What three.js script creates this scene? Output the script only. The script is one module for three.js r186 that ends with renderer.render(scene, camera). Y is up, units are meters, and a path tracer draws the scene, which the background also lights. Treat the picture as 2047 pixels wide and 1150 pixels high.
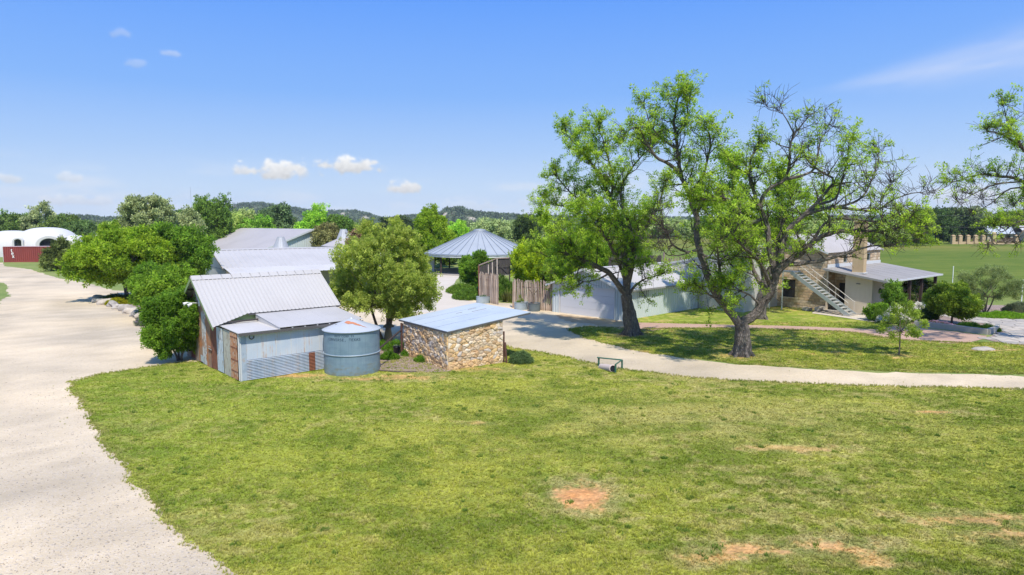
import * as THREE from 'three';
import { mergeGeometries } from 'three/addons/utils/BufferGeometryUtils.js';
import { TextGeometry } from 'three/addons/geometries/TextGeometry.js';
import { FontLoader } from 'three/addons/loaders/FontLoader.js';

// ---------------------------------------------------------------- camera, sky, sun, exposure
const V = (x, y, z) => new THREE.Vector3(x, y, z);
const { lerp, clamp, smoothstep } = THREE.MathUtils;
const scene = new THREE.Scene();
const camera = new THREE.PerspectiveCamera(45.68, 1024 / 575, 0.5, 9000);
camera.position.set(0, 7, 0);                       // a drone seven metres above the lawn
camera.rotation.x = -Math.atan(135 / 1365);
const renderer = new THREE.WebGLRenderer();
renderer.toneMapping = THREE.LinearToneMapping;
renderer.toneMappingExposure = 1.28;
renderer.shadowMap.enabled = true;

function rng(seed) {
  let a = seed >>> 0;
  return () => { a = (a + 0x6D2B79F5) >>> 0; let t = a; t = Math.imul(t ^ (t >>> 15), t | 1); t ^= t + Math.imul(t ^ (t >>> 7), t | 61); return ((t ^ (t >>> 14)) >>> 0) / 4294967296; };
}
function hash(x, y) {
  let h = Math.imul(x | 0, 374761393) ^ Math.imul(y | 0, 668265263);
  h = Math.imul(h ^ (h >>> 13), 1274126177);
  return ((h ^ (h >>> 16)) >>> 0) / 4294967296;
}
function noise(x, y, px = 0, py = px) {               // value noise 0..1; px, py: period in cells
  const ix = Math.floor(x), iy = Math.floor(y), fx = x - ix, fy = y - iy;
  const u = fx * fx * (3 - 2 * fx), v = fy * fy * (3 - 2 * fy);
  const m = (a, p) => (p ? ((a % p) + p) % p : a);
  const x0 = m(ix, px), x1 = m(ix + 1, px), y0 = m(iy, py), y1 = m(iy + 1, py);
  const a = hash(x0, y0), b = hash(x1, y0), c = hash(x0, y1), d = hash(x1, y1);
  return a + (b - a) * u + (c - a) * v + (a - b - c + d) * u * v;
}
function fbm(x, y, oct = 4, p = 0, q = p) {
  let s = 0, a = 0.5, n = 0;
  for (let i = 0; i < oct; i++) { s += a * noise(x + i * 17, y + i * 31, p, q); n += a; x *= 2; y *= 2; p *= 2; q *= 2; a *= 0.5; }
  return s / n;
}
const mix3 = (a, b, t) => [a[0] + (b[0] - a[0]) * t, a[1] + (b[1] - a[1]) * t, a[2] + (b[2] - a[2]) * t];

// sky: clear spring air, deeper blue overhead, a few low puffs and one high streak
function makeSky() {
  const W = 3072, H = 1536, data = new Float32Array(W * H * 4);
  const stops = [[0, .72, .83, .965], [2.5, .60, .76, .97], [5.5, .43, .635, .975], [10, .25, .49, .985], [17.5, .135, .365, .99], [35, .125, .34, .93], [90, .115, .31, .86]];
  const puffs = [[-18.55, 3.75, 2.5, .95, 1], [-13.17, 4.25, 2.5, .85, 1], [-8.73, 2.6, 1.6, .68, 1], [-21.4, 3.75, .95, .6, .85], [-36.0, 2.75, 1.1, .42, .6], [-32.8, 2.9, .9, .38, .45],
    [-25.95, 11.95, .8, .3, .3], [-28.1, 11.05, .8, .35, .22], [-28.95, 12.95, .9, .35, .22], [-32.5, 1.3, 2.6, .5, .5], [33, 1.6, 3.0, .9, .5], [36, 1.4, 3, .9, .4], [4, 1.4, 3, .7, .35], [-4, 1.1, 2.6, .6, .3], [26, .9, 3, .5, .3]];
  const R = rng(91), K = 1 / 1.28;
  for (let i = 0; i < 46; i++) { const az = 48 + R() * 264; puffs.push([az > 180 ? az - 360 : az, 1 + R() * 12, .8 + R() * 2.4, .3 + R() * .45, .2 + R() * .7]); }
  const band = [];                                      // which puffs touch a column, kept per puff
  for (const p of puffs) band.push(p);
  for (let row = 0; row < H; row++) {
    const el = ((row + 0.5) / H - 0.5) * 180, up = el * Math.PI / 180, e = Math.max(0, el);
    let k = 0; while (k < stops.length - 2 && e > stops[k + 1][0]) k++;
    const t = clamp((e - stops[k][0]) / (stops[k + 1][0] - stops[k][0]), 0, 1);
    const base = [1, 2, 3].map((c) => lerp(stops[k][c], stops[k + 1][c], t));
    const near = el > -1 && el < 20 ? puffs.filter((p) => Math.abs(el - p[1]) < p[3] * 1.9) : [];
    for (let col = 0; col < W; col++) {
      let az = ((col + 0.5) / W - 0.5) * 360 + 90; if (az > 180) az -= 360;      // 0 looks along -z
      let [r, g, b] = base;
      if (el > 0 && el < 5) {                            // thin milky veils low down
        const v = smoothstep(fbm(az * .22 + 40, el * 1.1, 4), .5, .8) * smoothstep(el, 0, .6) * (1 - smoothstep(el, 2.4, 5)) * .4;
        r = lerp(r, .86, v); g = lerp(g, .89, v); b = lerp(b, .95, v);
      }
      const streak = (az - 22.5) / 18;                   // the high streak at the right
      if (streak > -.3 && streak < 2.2 && el > 7 && el < 17) {
        const mid = 10.0 + (az - 27) * .115, wide = .28 + Math.max(0, az - 24) * .085;
        const q = (el - mid) / wide, n = fbm(az * .35, el * 2.2 - az * .25, 4);
        const v = Math.exp(-q * q * (q > 0 ? 1.1 : .7)) * smoothstep(az, 22, 30) * (1 - smoothstep(az, 44, 58)) * clamp(.35 + n * .75, 0, 1) * .55;
        r = lerp(r, .76, v); g = lerp(g, .82, v); b = lerp(b, .98, v);
      }
      for (const p of near) {
        let da = az - p[0]; if (da > 180) da -= 360; if (da < -180) da += 360;
        if (Math.abs(da) > p[2] * 1.7) continue;
        const dx = da / p[2], dy = (el - p[1]) / p[3], n = fbm(az * 1.5 + p[0] * 7, el * 2.6 + p[1] * 3, 5), n2 = fbm(az * 4.5, el * 6, 3);
        const d = 1.05 - Math.sqrt(dx * dx + (dy < 0 ? dy * dy * 2.6 : dy * dy)) + (n - .5) * 1.7 + (n2 - .5) * .35;
        const a = smoothstep(d, 0.0, .5) * p[4];
        const lit = clamp(.72 + dy * .22 + (n2 - .5) * .25, .5, 1);
        r = lerp(r, .95 * lit + .12, a); g = lerp(g, .96 * lit + .12, a); b = lerp(b, .96 * lit + .12, a);
      }
      { const q = Math.acos(clamp(Math.cos(up) * Math.cos((az - 180 + 12.7) * Math.PI / 180) * Math.cos(58 * Math.PI / 180) + Math.sin(up) * Math.sin(58 * Math.PI / 180), -1, 1)), v = .55 * Math.exp(-q * q / .16); r += v; g += v * .97; b += v * .9; }   // out-of-view glow added round the sun to lift the fill light
      const i = (row * W + col) * 4; data[i] = r * K; data[i + 1] = g * K; data[i + 2] = b * K; data[i + 3] = 1;
    }
  }
  const tx = new THREE.DataTexture(data, W, H, THREE.RGBAFormat, THREE.FloatType);
  tx.mapping = THREE.EquirectangularReflectionMapping; tx.magFilter = THREE.LinearFilter; tx.needsUpdate = true;
  return tx;
}
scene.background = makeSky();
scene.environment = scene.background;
scene.fog = new THREE.FogExp2(new THREE.Color().setRGB(.72, .82, 1), .00013);   // thin spring haze

const sun = new THREE.DirectionalLight(new THREE.Color(1, .935, .81), 3.95);
{
  const el = 58 * Math.PI / 180, s = V(.22, 0, .975).normalize();
  sun.position.set(s.x * Math.cos(el) * 120, Math.sin(el) * 120, s.z * Math.cos(el) * 120 - 50);
  sun.target.position.set(0, 0, -50);
  sun.castShadow = true; sun.shadow.radius = 2.4;
  Object.assign(sun.shadow.camera, { left: -90, right: 70, top: 80, bottom: -80, near: 1, far: 320 });
  sun.shadow.mapSize.set(4096, 4096);
  scene.add(sun, sun.target);
}

// ---------------------------------------------------------------- naming, parts, geometry helpers
const taken = new Map();
function numbered(name) { const n = taken.get(name) ?? 0; taken.set(name, n + 1); return n ? name + '_' + String(n).padStart(3, '0') : name; }
function tag(o, label, category, group) { o.userData.label = label; o.userData.category = category; if (group) o.userData.group = group; return o; }
function thing(name, label, category, [x, y, z] = [0, 0, 0], turn = 0, group) {
  const o = new THREE.Group(); o.name = numbered(name); o.position.set(x, y, z); o.rotation.y = turn; scene.add(o);
  return tag(o, label, category, group);
}
const strip = (g) => {
  g = g.index ? g.toNonIndexed() : g;
  for (const k of Object.keys(g.attributes)) if (!['position', 'normal', 'uv'].includes(k)) g.deleteAttribute(k);
  if (!g.attributes.normal) g.computeVertexNormals();
  if (!g.attributes.uv) g.setAttribute('uv', new THREE.BufferAttribute(new Float32Array(g.attributes.position.count * 2), 2));
  return g;
};
const join = (list) => (Array.isArray(list) ? (list.length === 1 ? strip(list[0]) : mergeGeometries(list.map(strip))) : strip(list));
function metres(g) {                                   // uv in metres, by the way each face points
  const p = g.attributes.position, n = g.attributes.normal, uv = new Float32Array(p.count * 2);
  for (let i = 0; i < p.count; i++) {
    const ax = Math.abs(n.getX(i)), ay = Math.abs(n.getY(i)), az = Math.abs(n.getZ(i));
    if (ay > ax && ay > az) { uv[i * 2] = p.getX(i); uv[i * 2 + 1] = -p.getZ(i); }
    else if (ax > az) { uv[i * 2] = -p.getZ(i); uv[i * 2 + 1] = p.getY(i); }
    else { uv[i * 2] = p.getX(i); uv[i * 2 + 1] = p.getY(i); }
  }
  g.setAttribute('uv', new THREE.BufferAttribute(uv, 2));
  return g;
}
function mesh(name, geo, mat) { const m = new THREE.Mesh(geo, mat); m.name = name; m.castShadow = m.receiveShadow = true; return m; }
function part(parent, name, geo, mat, label, keepUv) {
  let g = join(geo); if (!keepUv) g = metres(g);
  const m = mesh(name, g, mat); parent.add(m); if (label) m.userData.label = label; return m;
}
function structure(name, geo, mat, kind = 'structure') { const m = mesh(numbered(name), geo, mat); m.userData.kind = kind; scene.add(m); return m; }
const box = (w, h, d, x = 0, y = 0, z = 0, rx = 0, ry = 0, rz = 0) => { const g = new THREE.BoxGeometry(w, h, d); if (rx) g.rotateX(rx); if (rz) g.rotateZ(rz); if (ry) g.rotateY(ry); return g.translate(x, y, z); };
const cyl = (r0, r1, h, x = 0, y = 0, z = 0, n = 12, open = false) => new THREE.CylinderGeometry(r1, r0, h, n, 1, open).translate(x, y + h / 2, z);
function bar(a, b, r, n = 6, r2 = r) {                 // a straight round bar from a to b
  const d = b.clone().sub(a), L = d.length(), g = new THREE.CylinderGeometry(r2, r, L, n);
  g.applyQuaternion(new THREE.Quaternion().setFromUnitVectors(V(0, 1, 0), d.normalize()));
  return g.translate((a.x + b.x) / 2, (a.y + b.y) / 2, (a.z + b.z) / 2);
}
function beam(a, b, w, h) {                            // a straight square bar, w across and h high
  const d = b.clone().sub(a), L = d.length(), g = new THREE.BoxGeometry(w, h, L), m = new THREE.Matrix4().lookAt(a, b, V(0, 1, 0));
  g.applyMatrix4(m); return g.translate((a.x + b.x) / 2, (a.y + b.y) / 2, (a.z + b.z) / 2);
}
function faces(tris) {                                 // flat triangles from lists of points
  const p = new Float32Array(tris.length * 3); tris.forEach((v, i) => p.set([v.x, v.y, v.z], i * 3));
  const g = new THREE.BufferGeometry(); g.setAttribute('position', new THREE.BufferAttribute(p, 3)); g.computeVertexNormals(); return g;
}
function slab(A, B, C, D, t) {                         // a plate over four corners (counter-clockwise seen from outside), t thick inward
  const n = B.clone().sub(A).cross(D.clone().sub(A)).normalize().multiplyScalar(-t), [a, b, c, d] = [A, B, C, D].map((p) => p.clone().add(n));
  return faces([A, B, C, A, C, D, a, c, b, a, d, c, A, a, b, A, b, B, B, b, c, B, c, C, C, c, d, C, d, D, D, d, a, D, a, A]);
}
function ribbed(A, B, C, D, count, h, shape = 'rib', t = .006) {   // A-B along the eave, A-D up the slope; ribs run from A-B to D-C
  const n = B.clone().sub(A).cross(D.clone().sub(A)).normalize(), prof = [];
  for (let i = 0; i < count; i++) {
    const one = shape === 'rib' ? [[0, 0], [.60, 0], [.70, 1], [.86, 1], [.97, 0]] : shape === 'box' ? [[0, 0], [.46, 0], [.54, 1], [.94, 1]] : [[0, .5], [.125, .85], [.25, 1], [.375, .85], [.5, .5], [.625, .15], [.75, 0], [.875, .15]];
    for (const [s, y] of one) prof.push([(i + s) / count, y * h]);
  }
  prof.push([1, prof[0][1]]);
  const at = (P, Q, s, y) => P.clone().lerp(Q, s).addScaledVector(n, y), T = [];
  for (let i = 0; i < prof.length - 1; i++) {
    const [s0, y0] = prof[i], [s1, y1] = prof[i + 1];
    const a = at(A, B, s0, y0), b = at(A, B, s1, y1), c = at(D, C, s1, y1), d = at(D, C, s0, y0);
    const a2 = at(A, B, s0, y0 - t), b2 = at(A, B, s1, y1 - t), c2 = at(D, C, s1, y1 - t), d2 = at(D, C, s0, y0 - t);
    T.push(a, b, c, a, c, d, a2, c2, b2, a2, d2, c2, a, a2, b2, a, b2, b, d, c, c2, d, c2, d2);
  }
  return faces(T);
}
const L = (u, h, v) => V(u, h, -v);                     // building axes: u along the front, v into the depth
function wallU(pts, v, t, holes = []) { return extrude(pts, t, holes).translate(0, 0, -v - t); }            // pts (u, h); outside faces -v
function wallV(pts, u, t, holes = []) { return extrude(pts, t, holes).rotateY(Math.PI / 2).translate(u, 0, 0); } // pts (v, h); occupies u .. u + t
function extrude(pts, t, holes) {
  const s = new THREE.Shape(pts.map((p) => new THREE.Vector2(p[0], p[1])));
  for (const [a, b, c, d] of holes) s.holes.push(new THREE.Path([[a, b], [a, d], [c, d], [c, b]].map((p) => new THREE.Vector2(p[0], p[1]))));
  return new THREE.ExtrudeGeometry(s, { depth: t, bevelEnabled: false });
}

// ---------------------------------------------------------------- textures (albedo given as linear values)
const toByte = (x) => { x = clamp(x, 0, 1); return Math.round(255 * (x <= .0031308 ? x * 12.92 : 1.055 * Math.pow(x, 1 / 2.4) - .055)); };
function tex(w, h, fn, size = [1, 1], srgb = true) {    // fn(x, y in pixels) -> [r, g, b]; size: metres that the picture spans
  const d = new Uint8Array(w * h * 4);
  for (let y = 0, i = 0; y < h; y++) for (let x = 0; x < w; x++, i += 4) {
    const c = fn(x, y);
    if (srgb) { d[i] = toByte(c[0]); d[i + 1] = toByte(c[1]); d[i + 2] = toByte(c[2]); } else { d[i] = d[i + 1] = d[i + 2] = clamp(c, 0, 1) * 255; }
    d[i + 3] = 255;
  }
  const t = new THREE.DataTexture(d, w, h, THREE.RGBAFormat);
  t.wrapS = t.wrapT = THREE.RepeatWrapping; t.magFilter = THREE.LinearFilter; t.repeat.set(1 / size[0], 1 / size[1]);
  if (srgb) t.colorSpace = THREE.SRGBColorSpace;
  t.needsUpdate = true; return t;
}
const std = (o) => { if (Array.isArray(o.color)) o.color = new THREE.Color().setRGB(...o.color); return new THREE.MeshStandardMaterial({ roughness: .8, ...o }); };
const shade = (c, k) => [c[0] * k, c[1] * k, c[2] * k];
// rough natural ground has next to no sheen
const matte = (m, k = .2) => { const p = new THREE.MeshPhysicalMaterial({ color: m.color, map: m.map, bumpMap: m.bumpMap, bumpScale: m.bumpScale, roughness: 1, vertexColors: m.vertexColors, specularIntensity: k }); return p; };

// ---------------------------------------------------------------- materials
const M = {};
{
  const S = 512, f = (x, y, k, o, seed = 0) => fbm(x / S * k + seed, y / S * k + seed * 3, o, k);
  const metalTex = (base, alt, amt, size, streak = .5, spots = 0) => tex(S, S, (x, y) => {
    const n = f(x, y, 4, 5, 3), st = fbm(x / S * 64, y / S * 3, 3, 64, 3), sp = f(x, y, 24, 3, 9);
    let c = mix3(base, alt, clamp((n - .38) * 2.2 * amt + (st - .5) * streak, 0, 1));
    if (spots) c = mix3(c, [.26, .115, .05], smoothstep(sp + n * .5, .98 - spots * .3, 1.12 - spots * .3));
    return shade(c, .94 + .12 * hash(x, y));
  }, size);
  M.whiteRoof = std({ color: [1, 1, 1], map: metalTex([.475, .455, .44], [.415, .395, .38], .8, [5, 5], .45), roughness: .5 });
  M.whiteRoofOld = std({ color: [1, 1, 1], map: metalTex([.56, .535, .51], [.49, .465, .44], 1, [7, 7], .5), roughness: .55 });
  M.greyRoof = std({ color: [1, 1, 1], map: metalTex([.42, .39, .375], [.37, .345, .33], .8, [9, 9], .3), roughness: .6 });
  M.paleRoof = std({ color: [1, 1, 1], map: metalTex([.48, .53, .585], [.405, .46, .52], 1, [4, 4], .4), roughness: .5 });
  M.porchRoof = std({ color: [1, 1, 1], map: metalTex([.31, .29, .27], [.265, .245, .23], 1, [4, 4], .4), roughness: .75 });
  M.whiteWall = std({ color: [1, 1, 1], map: metalTex([.55, .53, .50], [.48, .455, .43], .9, [4, 4], .7), roughness: .65 });
  M.blueWall = std({ color: [1, 1, 1], map: tex(S, S, (x, y) => { const n = f(x, y, 4, 5, 3), st = fbm(x / S * 72, y / S * 2, 3, 72, 2), b = f(x, y, 9, 4, 21); let c = mix3([.57, .61, .67], [.44, .525, .64], clamp((n - .35) * 2 + (st - .5) * .6, 0, 1)); c = mix3(c, [.60, .50, .45], smoothstep(st * .7 + b * .3, .58, .72) * .75); c = mix3(c, [.40, .22, .13], smoothstep(st * .55 + b * .45, .66, .74) * .7); return shade(c, .95 + .1 * hash(x, y)); }, [3, 3]), roughness: .6 });
  M.garageWall = std({ color: [1, 1, 1], map: metalTex([.56, .615, .63], [.48, .54, .56], .8, [4, 4], .6), roughness: .6 });
  M.garageDoor = std({ color: [.62, .63, .67], roughness: .55 });
  M.galv = std({ color: [1, 1, 1], map: metalTex([.37, .44, .49], [.27, .34, .40], 1.1, [2.2, 2.2], .5), roughness: .5, metalness: .25 });
  M.pavRoof = std({ color: [1, 1, 1], map: metalTex([.42, .445, .46], [.37, .395, .41], .8, [3, 3], .3), roughness: .5, metalness: .2 });
  M.pavSeam = std({ color: [.22, .26, .32], roughness: .5, metalness: .2 });
  const rustTex = (a, b, c, thr, size, seed) => tex(S, S, (x, y) => {
    const n = f(x, y, 5, 5, seed), m = f(x, y, 14, 4, seed + 5), st = fbm(x / S * 48 + seed, y / S * 2, 3, 48, 2);
    let k = mix3(a, b, smoothstep(n * .65 + st * .4, thr, thr + .14));
    k = mix3(k, c, smoothstep(m, .58, .72) * .7);
    return shade(k, .88 + .24 * hash(x, y));
  }, size);
  M.rustBrown = std({ color: [1, 1, 1], map: rustTex([.33, .20, .135], [.40, .165, .065], [.22, .145, .11], .5, [1.3, 2.4], 2), roughness: .9 });
  M.rustDark = std({ color: [1, 1, 1], map: rustTex([.19, .075, .05], [.26, .10, .055], [.13, .055, .04], .5, [1.3, 2.4], 7), roughness: .9 });
  M.rustOrange = std({ color: [1, 1, 1], map: rustTex([.50, .27, .15], [.40, .16, .07], [.50, .40, .32], .5, [1.0, 1.4], 11), roughness: .9 });
  M.mottled = std({ color: [1, 1, 1], map: rustTex([.52, .53, .54], [.38, .21, .12], [.26, .22, .20], .53, [1.1, 1.7], 15), roughness: .8 });
  M.greyGreen = std({ color: [1, 1, 1], map: rustTex([.44, .435, .37], [.38, .34, .27], [.30, .27, .23], .55, [1.2, 2.2], 19), roughness: .8 });
  M.blueSheet = std({ color: [1, 1, 1], map: rustTex([.46, .53, .59], [.54, .58, .61], [.36, .34, .31], .5, [1.2, 2], 23), roughness: .65 });
  M.skirt = std({ color: [1, 1, 1], map: rustTex([.40, .46, .54], [.32, .38, .46], [.44, .37, .32], .5, [2.2, 1.2], 27), roughness: .55 });
  M.oldWood = std({ color: [1, 1, 1], map: tex(256, 512, (x, y) => { const n = fbm(x / 256 * 20, y / 512 * 3, 4, 20, 3); return shade(mix3([.36, .285, .24], [.21, .16, .13], n), .85 + .3 * hash(x, y)); }, [.5, 1.2]), roughness: .95 });
  M.darkWood = std({ color: [1, 1, 1], map: tex(256, 512, (x, y) => { const n = fbm(x / 256 * 24, y / 512 * 3, 4, 24, 3); return shade(mix3([.085, .075, .07], [.045, .04, .04], n), .85 + .3 * hash(x, y)); }, [.6, 1.4]), roughness: .95 });
  M.stake = ['#c4b2a2', '#ab9787', '#d2c2b3', '#978373', '#baa493'].map((h) => std({ color: new THREE.Color(h), map: tex(64, 256, (x, y) => { const n = fbm(x / 64 * 8, y / 256 * 4, 4, 8, 4); return [.62 + n * .55, .62 + n * .55, .62 + n * .55]; }, [.25, 1]), roughness: .95 }));
  const plasterTex = (a, b, size, seed) => tex(256, 256, (x, y) => { const n = fbm(x / 64 + seed, y / 64, 5, 4), k = fbm(x / 256 * 30, y / 256 * 2, 3, 30, 2); return shade(mix3(a, b, clamp(n * 1.3 - .2 + (k - .5) * .5, 0, 1)), .95 + .1 * hash(x, y)); }, size);
  M.plaster = std({ color: [1, 1, 1], map: plasterTex([.64, .545, .42], [.56, .465, .345], [3, 3], 1), roughness: .95 });
  M.sandPlaster = std({ color: [1, 1, 1], map: plasterTex([.56, .42, .255], [.47, .34, .195], [2, 2], 8), roughness: .95 });
  M.whitePlaster = std({ color: [1, 1, 1], map: plasterTex([.62, .61, .60], [.56, .55, .54], [6, 6], 3), roughness: .7 });
  const blocks = (w, h, rows, cols, pal, gap) => (x, y) => {
    const ry = y / h * rows, row = Math.floor(ry), off = hash(row, 77) , rx = (x / w * cols + off + fbm(x / w * 6, row, 1, 6) * .0) % cols, col = Math.floor(rx), fx = rx - col, fy = ry - row;
    const e = Math.min(fx, 1 - fx) * (w / cols), g = Math.min(fy, 1 - fy) * (h / rows), edge = smoothstep(Math.min(e, g) + (noise(x / 6, y / 6) - .5) * 2, gap * .4, gap * 1.6);
    const c = pal[Math.floor(hash(row * 7 + 3, col * 13 + 1) * pal.length)], n = fbm(x / w * 24, y / h * 24, 3, 24);
    return [edge, shade(mix3([.36, .29, .21], shade(c, .8 + n * .4), .25 + .75 * edge), .93 + .14 * hash(x, y))];
  };
  const sb = blocks(512, 512, 14, 7, [[.58, .45, .30], [.50, .37, .24], [.64, .52, .38], [.46, .33, .21], [.56, .40, .26]], 3);
  M.blockStone = std({ color: [1, 1, 1], map: tex(512, 512, (x, y) => sb(x, y)[1], [3, 3]), bumpMap: tex(512, 512, (x, y) => sb(x, y)[0] * .8 + .2 * noise(x / 5, y / 5), [3, 3], false), bumpScale: .03, roughness: .95 });
  M.stones = [[.54, .38, .21], [.58, .46, .31], [.46, .37, .27], [.60, .42, .21], [.68, .59, .47], [.44, .30, .17], [.48, .43, .38]].map((c, i) => std({ color: [1.25, 1.22, 1.2], map: tex(128, 128, (x, y) => { const n = fbm(x / 32 + i * 5, y / 32, 4, 4), m = fbm(x / 16, y / 16 + i, 3, 8); return shade(mix3(c, [c[0] * .6, c[1] * .52, c[2] * .45], smoothstep(m, .5, .75) * .8), .75 + n * .5); }, [.5, .5]), roughness: .95 }));
  M.mortar = std({ color: [1, 1, 1], map: plasterTex([.46, .34, .22], [.34, .24, .15], [1, 1], 5), roughness: 1 });
  M.flags = [[.46, .41, .345], [.40, .36, .315], [.50, .44, .37], [.36, .33, .295]].map((c, i) => std({ color: [1, 1, 1], map: tex(128, 128, (x, y) => { const n = fbm(x / 32 + i * 5, y / 32, 4, 4); return shade(c, .75 + n * .5); }, [.8, .8]), roughness: .95 }));
  M.concrete = std({ color: [1, 1, 1], map: plasterTex([.43, .40, .36], [.35, .325, .29], [2, 2], 12), roughness: .95 });
  M.iron = std({ color: [.10, .045, .03], roughness: .8 });
  M.darkPost = std({ color: [.05, .032, .026], roughness: .85 });
  M.black = std({ color: [.012, .013, .018], roughness: .4 });
  M.white = std({ color: [.78, .78, .76], roughness: .5 });
  M.rail = std({ color: [.62, .58, .52], roughness: .6 });
  M.hood = std({ color: [.40, .415, .44], roughness: .5, metalness: .1 });
  M.trim = std({ color: [.60, .61, .62], roughness: .5 });
  M.greyTrim = std({ color: [.27, .265, .26], roughness: .6 });
  M.darkTrim = std({ color: [.10, .095, .095], roughness: .7 });
  M.greenPaint = std({ color: [.035, .12, .075], roughness: .5 });
  M.steel = std({ color: [.38, .42, .43], roughness: .5, metalness: .3 });
  M.tread = std({ color: [.42, .42, .40], roughness: .7 });
  M.glass = std({ color: [.02, .024, .03], roughness: .08, metalness: 0 });
  M.container = std({ color: [1, 1, 1], map: metalTex([.27, .055, .045], [.22, .045, .04], 1, [5, 5], .5), roughness: .6 });
  M.green = std({ color: [.24, .33, .14], roughness: .8 });
  M.mulch = std({ color: [1, 1, 1], map: tex(256, 256, (x, y) => { const n = fbm(x / 256 * 60, y / 256 * 26, 3, 60, 26), k = fbm(x / 64, y / 64, 3, 4); return shade(mix3([.40, .30, .25], [.15, .10, .075], clamp(n * 1.6 - .4, 0, 1)), .8 + .4 * k); }, [1.6, 1.6]), roughness: 1 });
  M.redPath = std({ color: [1, 1, 1], map: tex(512, 512, (x, y) => { const n = f(x, y, 5, 5, 2), g = hash(x, y); return shade(mix3([.50, .335, .25], [.42, .26, .18], n), .9 + .2 * g); }, [4, 4]), roughness: .95 });
  M.creamPath = std({ color: [1, 1, 1], map: tex(256, 256, (x, y) => { const n = fbm(x / 64, y / 64, 5, 4); return shade(mix3([.60, .53, .44], [.53, .46, .37], n), .95 + .1 * hash(x, y)); }, [5, 5]), roughness: .95 });
  const barkF = (x, y) => { const r = Math.abs(fbm(x / 256 * 12, y / 512 * 8, 4, 12, 8) - .5) * 2, q = fbm(x / 256 * 6, y / 512 * 5, 4, 6, 5); return [clamp(r * 1.5, 0, 1), q]; };
  const bark = (a, b) => tex(256, 512, (x, y) => { const [r, q] = barkF(x, y); return shade(mix3(a, b, clamp(r * .8 + (q - .5) * .8, 0, 1)), .9 + .2 * hash(x, y)); }, [.8, 1.6]);
  M.bark = std({ color: [1, 1, 1], map: bark([.105, .088, .078], [.34, .295, .26]), bumpMap: tex(256, 512, (x, y) => barkF(x, y)[0], [.8, 1.6], false), bumpScale: .05, roughness: 1 });
  M.barkPale = std({ color: [1, 1, 1], map: bark([.13, .10, .075], [.30, .25, .20]), roughness: 1 });
  // gravel: packed pale caliche with loose pebbles
  const peb = (x, y, N, P) => {                        // nearest pebble centre: [distance, id]
    const gx = x / P * N, gy = y / P * N, ix = Math.floor(gx), iy = Math.floor(gy); let best = 9, id = 0;
    for (let a = -1; a < 2; a++) for (let b = -1; b < 2; b++) {
      const cx = ((ix + a) % N + N) % N, cy = ((iy + b) % N + N) % N, dx = ix + a + hash(cx, cy * 3 + 1) - gx, dy = iy + b + hash(cx * 5 + 2, cy) - gy, d = dx * dx + dy * dy;
      if (d < best) { best = d; id = hash(cx * 7 + 5, cy * 11 + 3); }
    }
    return [Math.sqrt(best), id];
  };
  const P = 1024, gh = new Float32Array(P * P);
  M.gravelMap = tex(P, P, (x, y) => {
    const n = fbm(x / P * 40, y / P * 40, 4, 40), [d1, i1] = peb(x, y, 110, P), [d2, i2] = peb(x + 300, y + 90, 42, P);
    const k1 = (1 - smoothstep(d1, .25, .5)) * (i1 > .45 ? 1 : 0), k2 = (1 - smoothstep(d2, .12, .3)) * (i2 > .8 ? 1 : 0);
    let c = mix3([.58, .47, .32], [.66, .545, .385], n);
    c = mix3(c, shade([.60, .51, .42], .68 + i1 * .55), k1 * .6); c = mix3(c, shade([.52, .45, .38], .55 + (i2 - .8) * 3.4), k2 * .6);
    gh[y * P + x] = n * .45 + k1 * .3 + k2 * .5;
    return shade(c, .92 + .16 * hash(x, y));
  }, [6, 6]);
  M.gravel = std({ color: [1, 1, 1], map: M.gravelMap, bumpMap: tex(P, P, (x, y) => gh[y * P + x], [6, 6], false), bumpScale: .014, roughness: 1, vertexColors: true });
  M.gravel = matte(M.gravel, .25);
}

// ---------------------------------------------------------------- the setting: ground, gravel, lawns, paths, hills
function ragged(poly, step, amp, seed, keep = () => false) {
  const out = [];
  for (let i = 0; i < poly.length; i++) {
    const a = poly[i], b = poly[(i + 1) % poly.length], dx = b[0] - a[0], dz = b[1] - a[1], len = Math.hypot(dx, dz), n = Math.max(1, Math.round(len / step));
    for (let k = 0; k < n; k++) {
      const t = k / n, x = a[0] + dx * t, z = a[1] + dz * t, w = keep(x, z) ? 0 : amp * ((fbm(x * .9 + seed, z * .9, 2) - .5) * 1.6 + (noise(x * 4 + seed, z * 4) - .5) * .9);
      out.push([x - dz / len * w, z + dx / len * w]);
    }
  }
  return out;
}
function clipHalf(poly, axis, limit, sign) {
  const out = [];
  for (let i = 0; i < poly.length; i++) {
    const a = poly[i], b = poly[(i + 1) % poly.length], da = (a[axis] - limit) * sign, db = (b[axis] - limit) * sign;
    if (da >= 0) out.push(a);
    if ((da > 0 && db < 0) || (da < 0 && db > 0)) { const t = da / (da - db); out.push([a[0] + (b[0] - a[0]) * t, a[1] + (b[1] - a[1]) * t]); }
  }
  return out;
}
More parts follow.
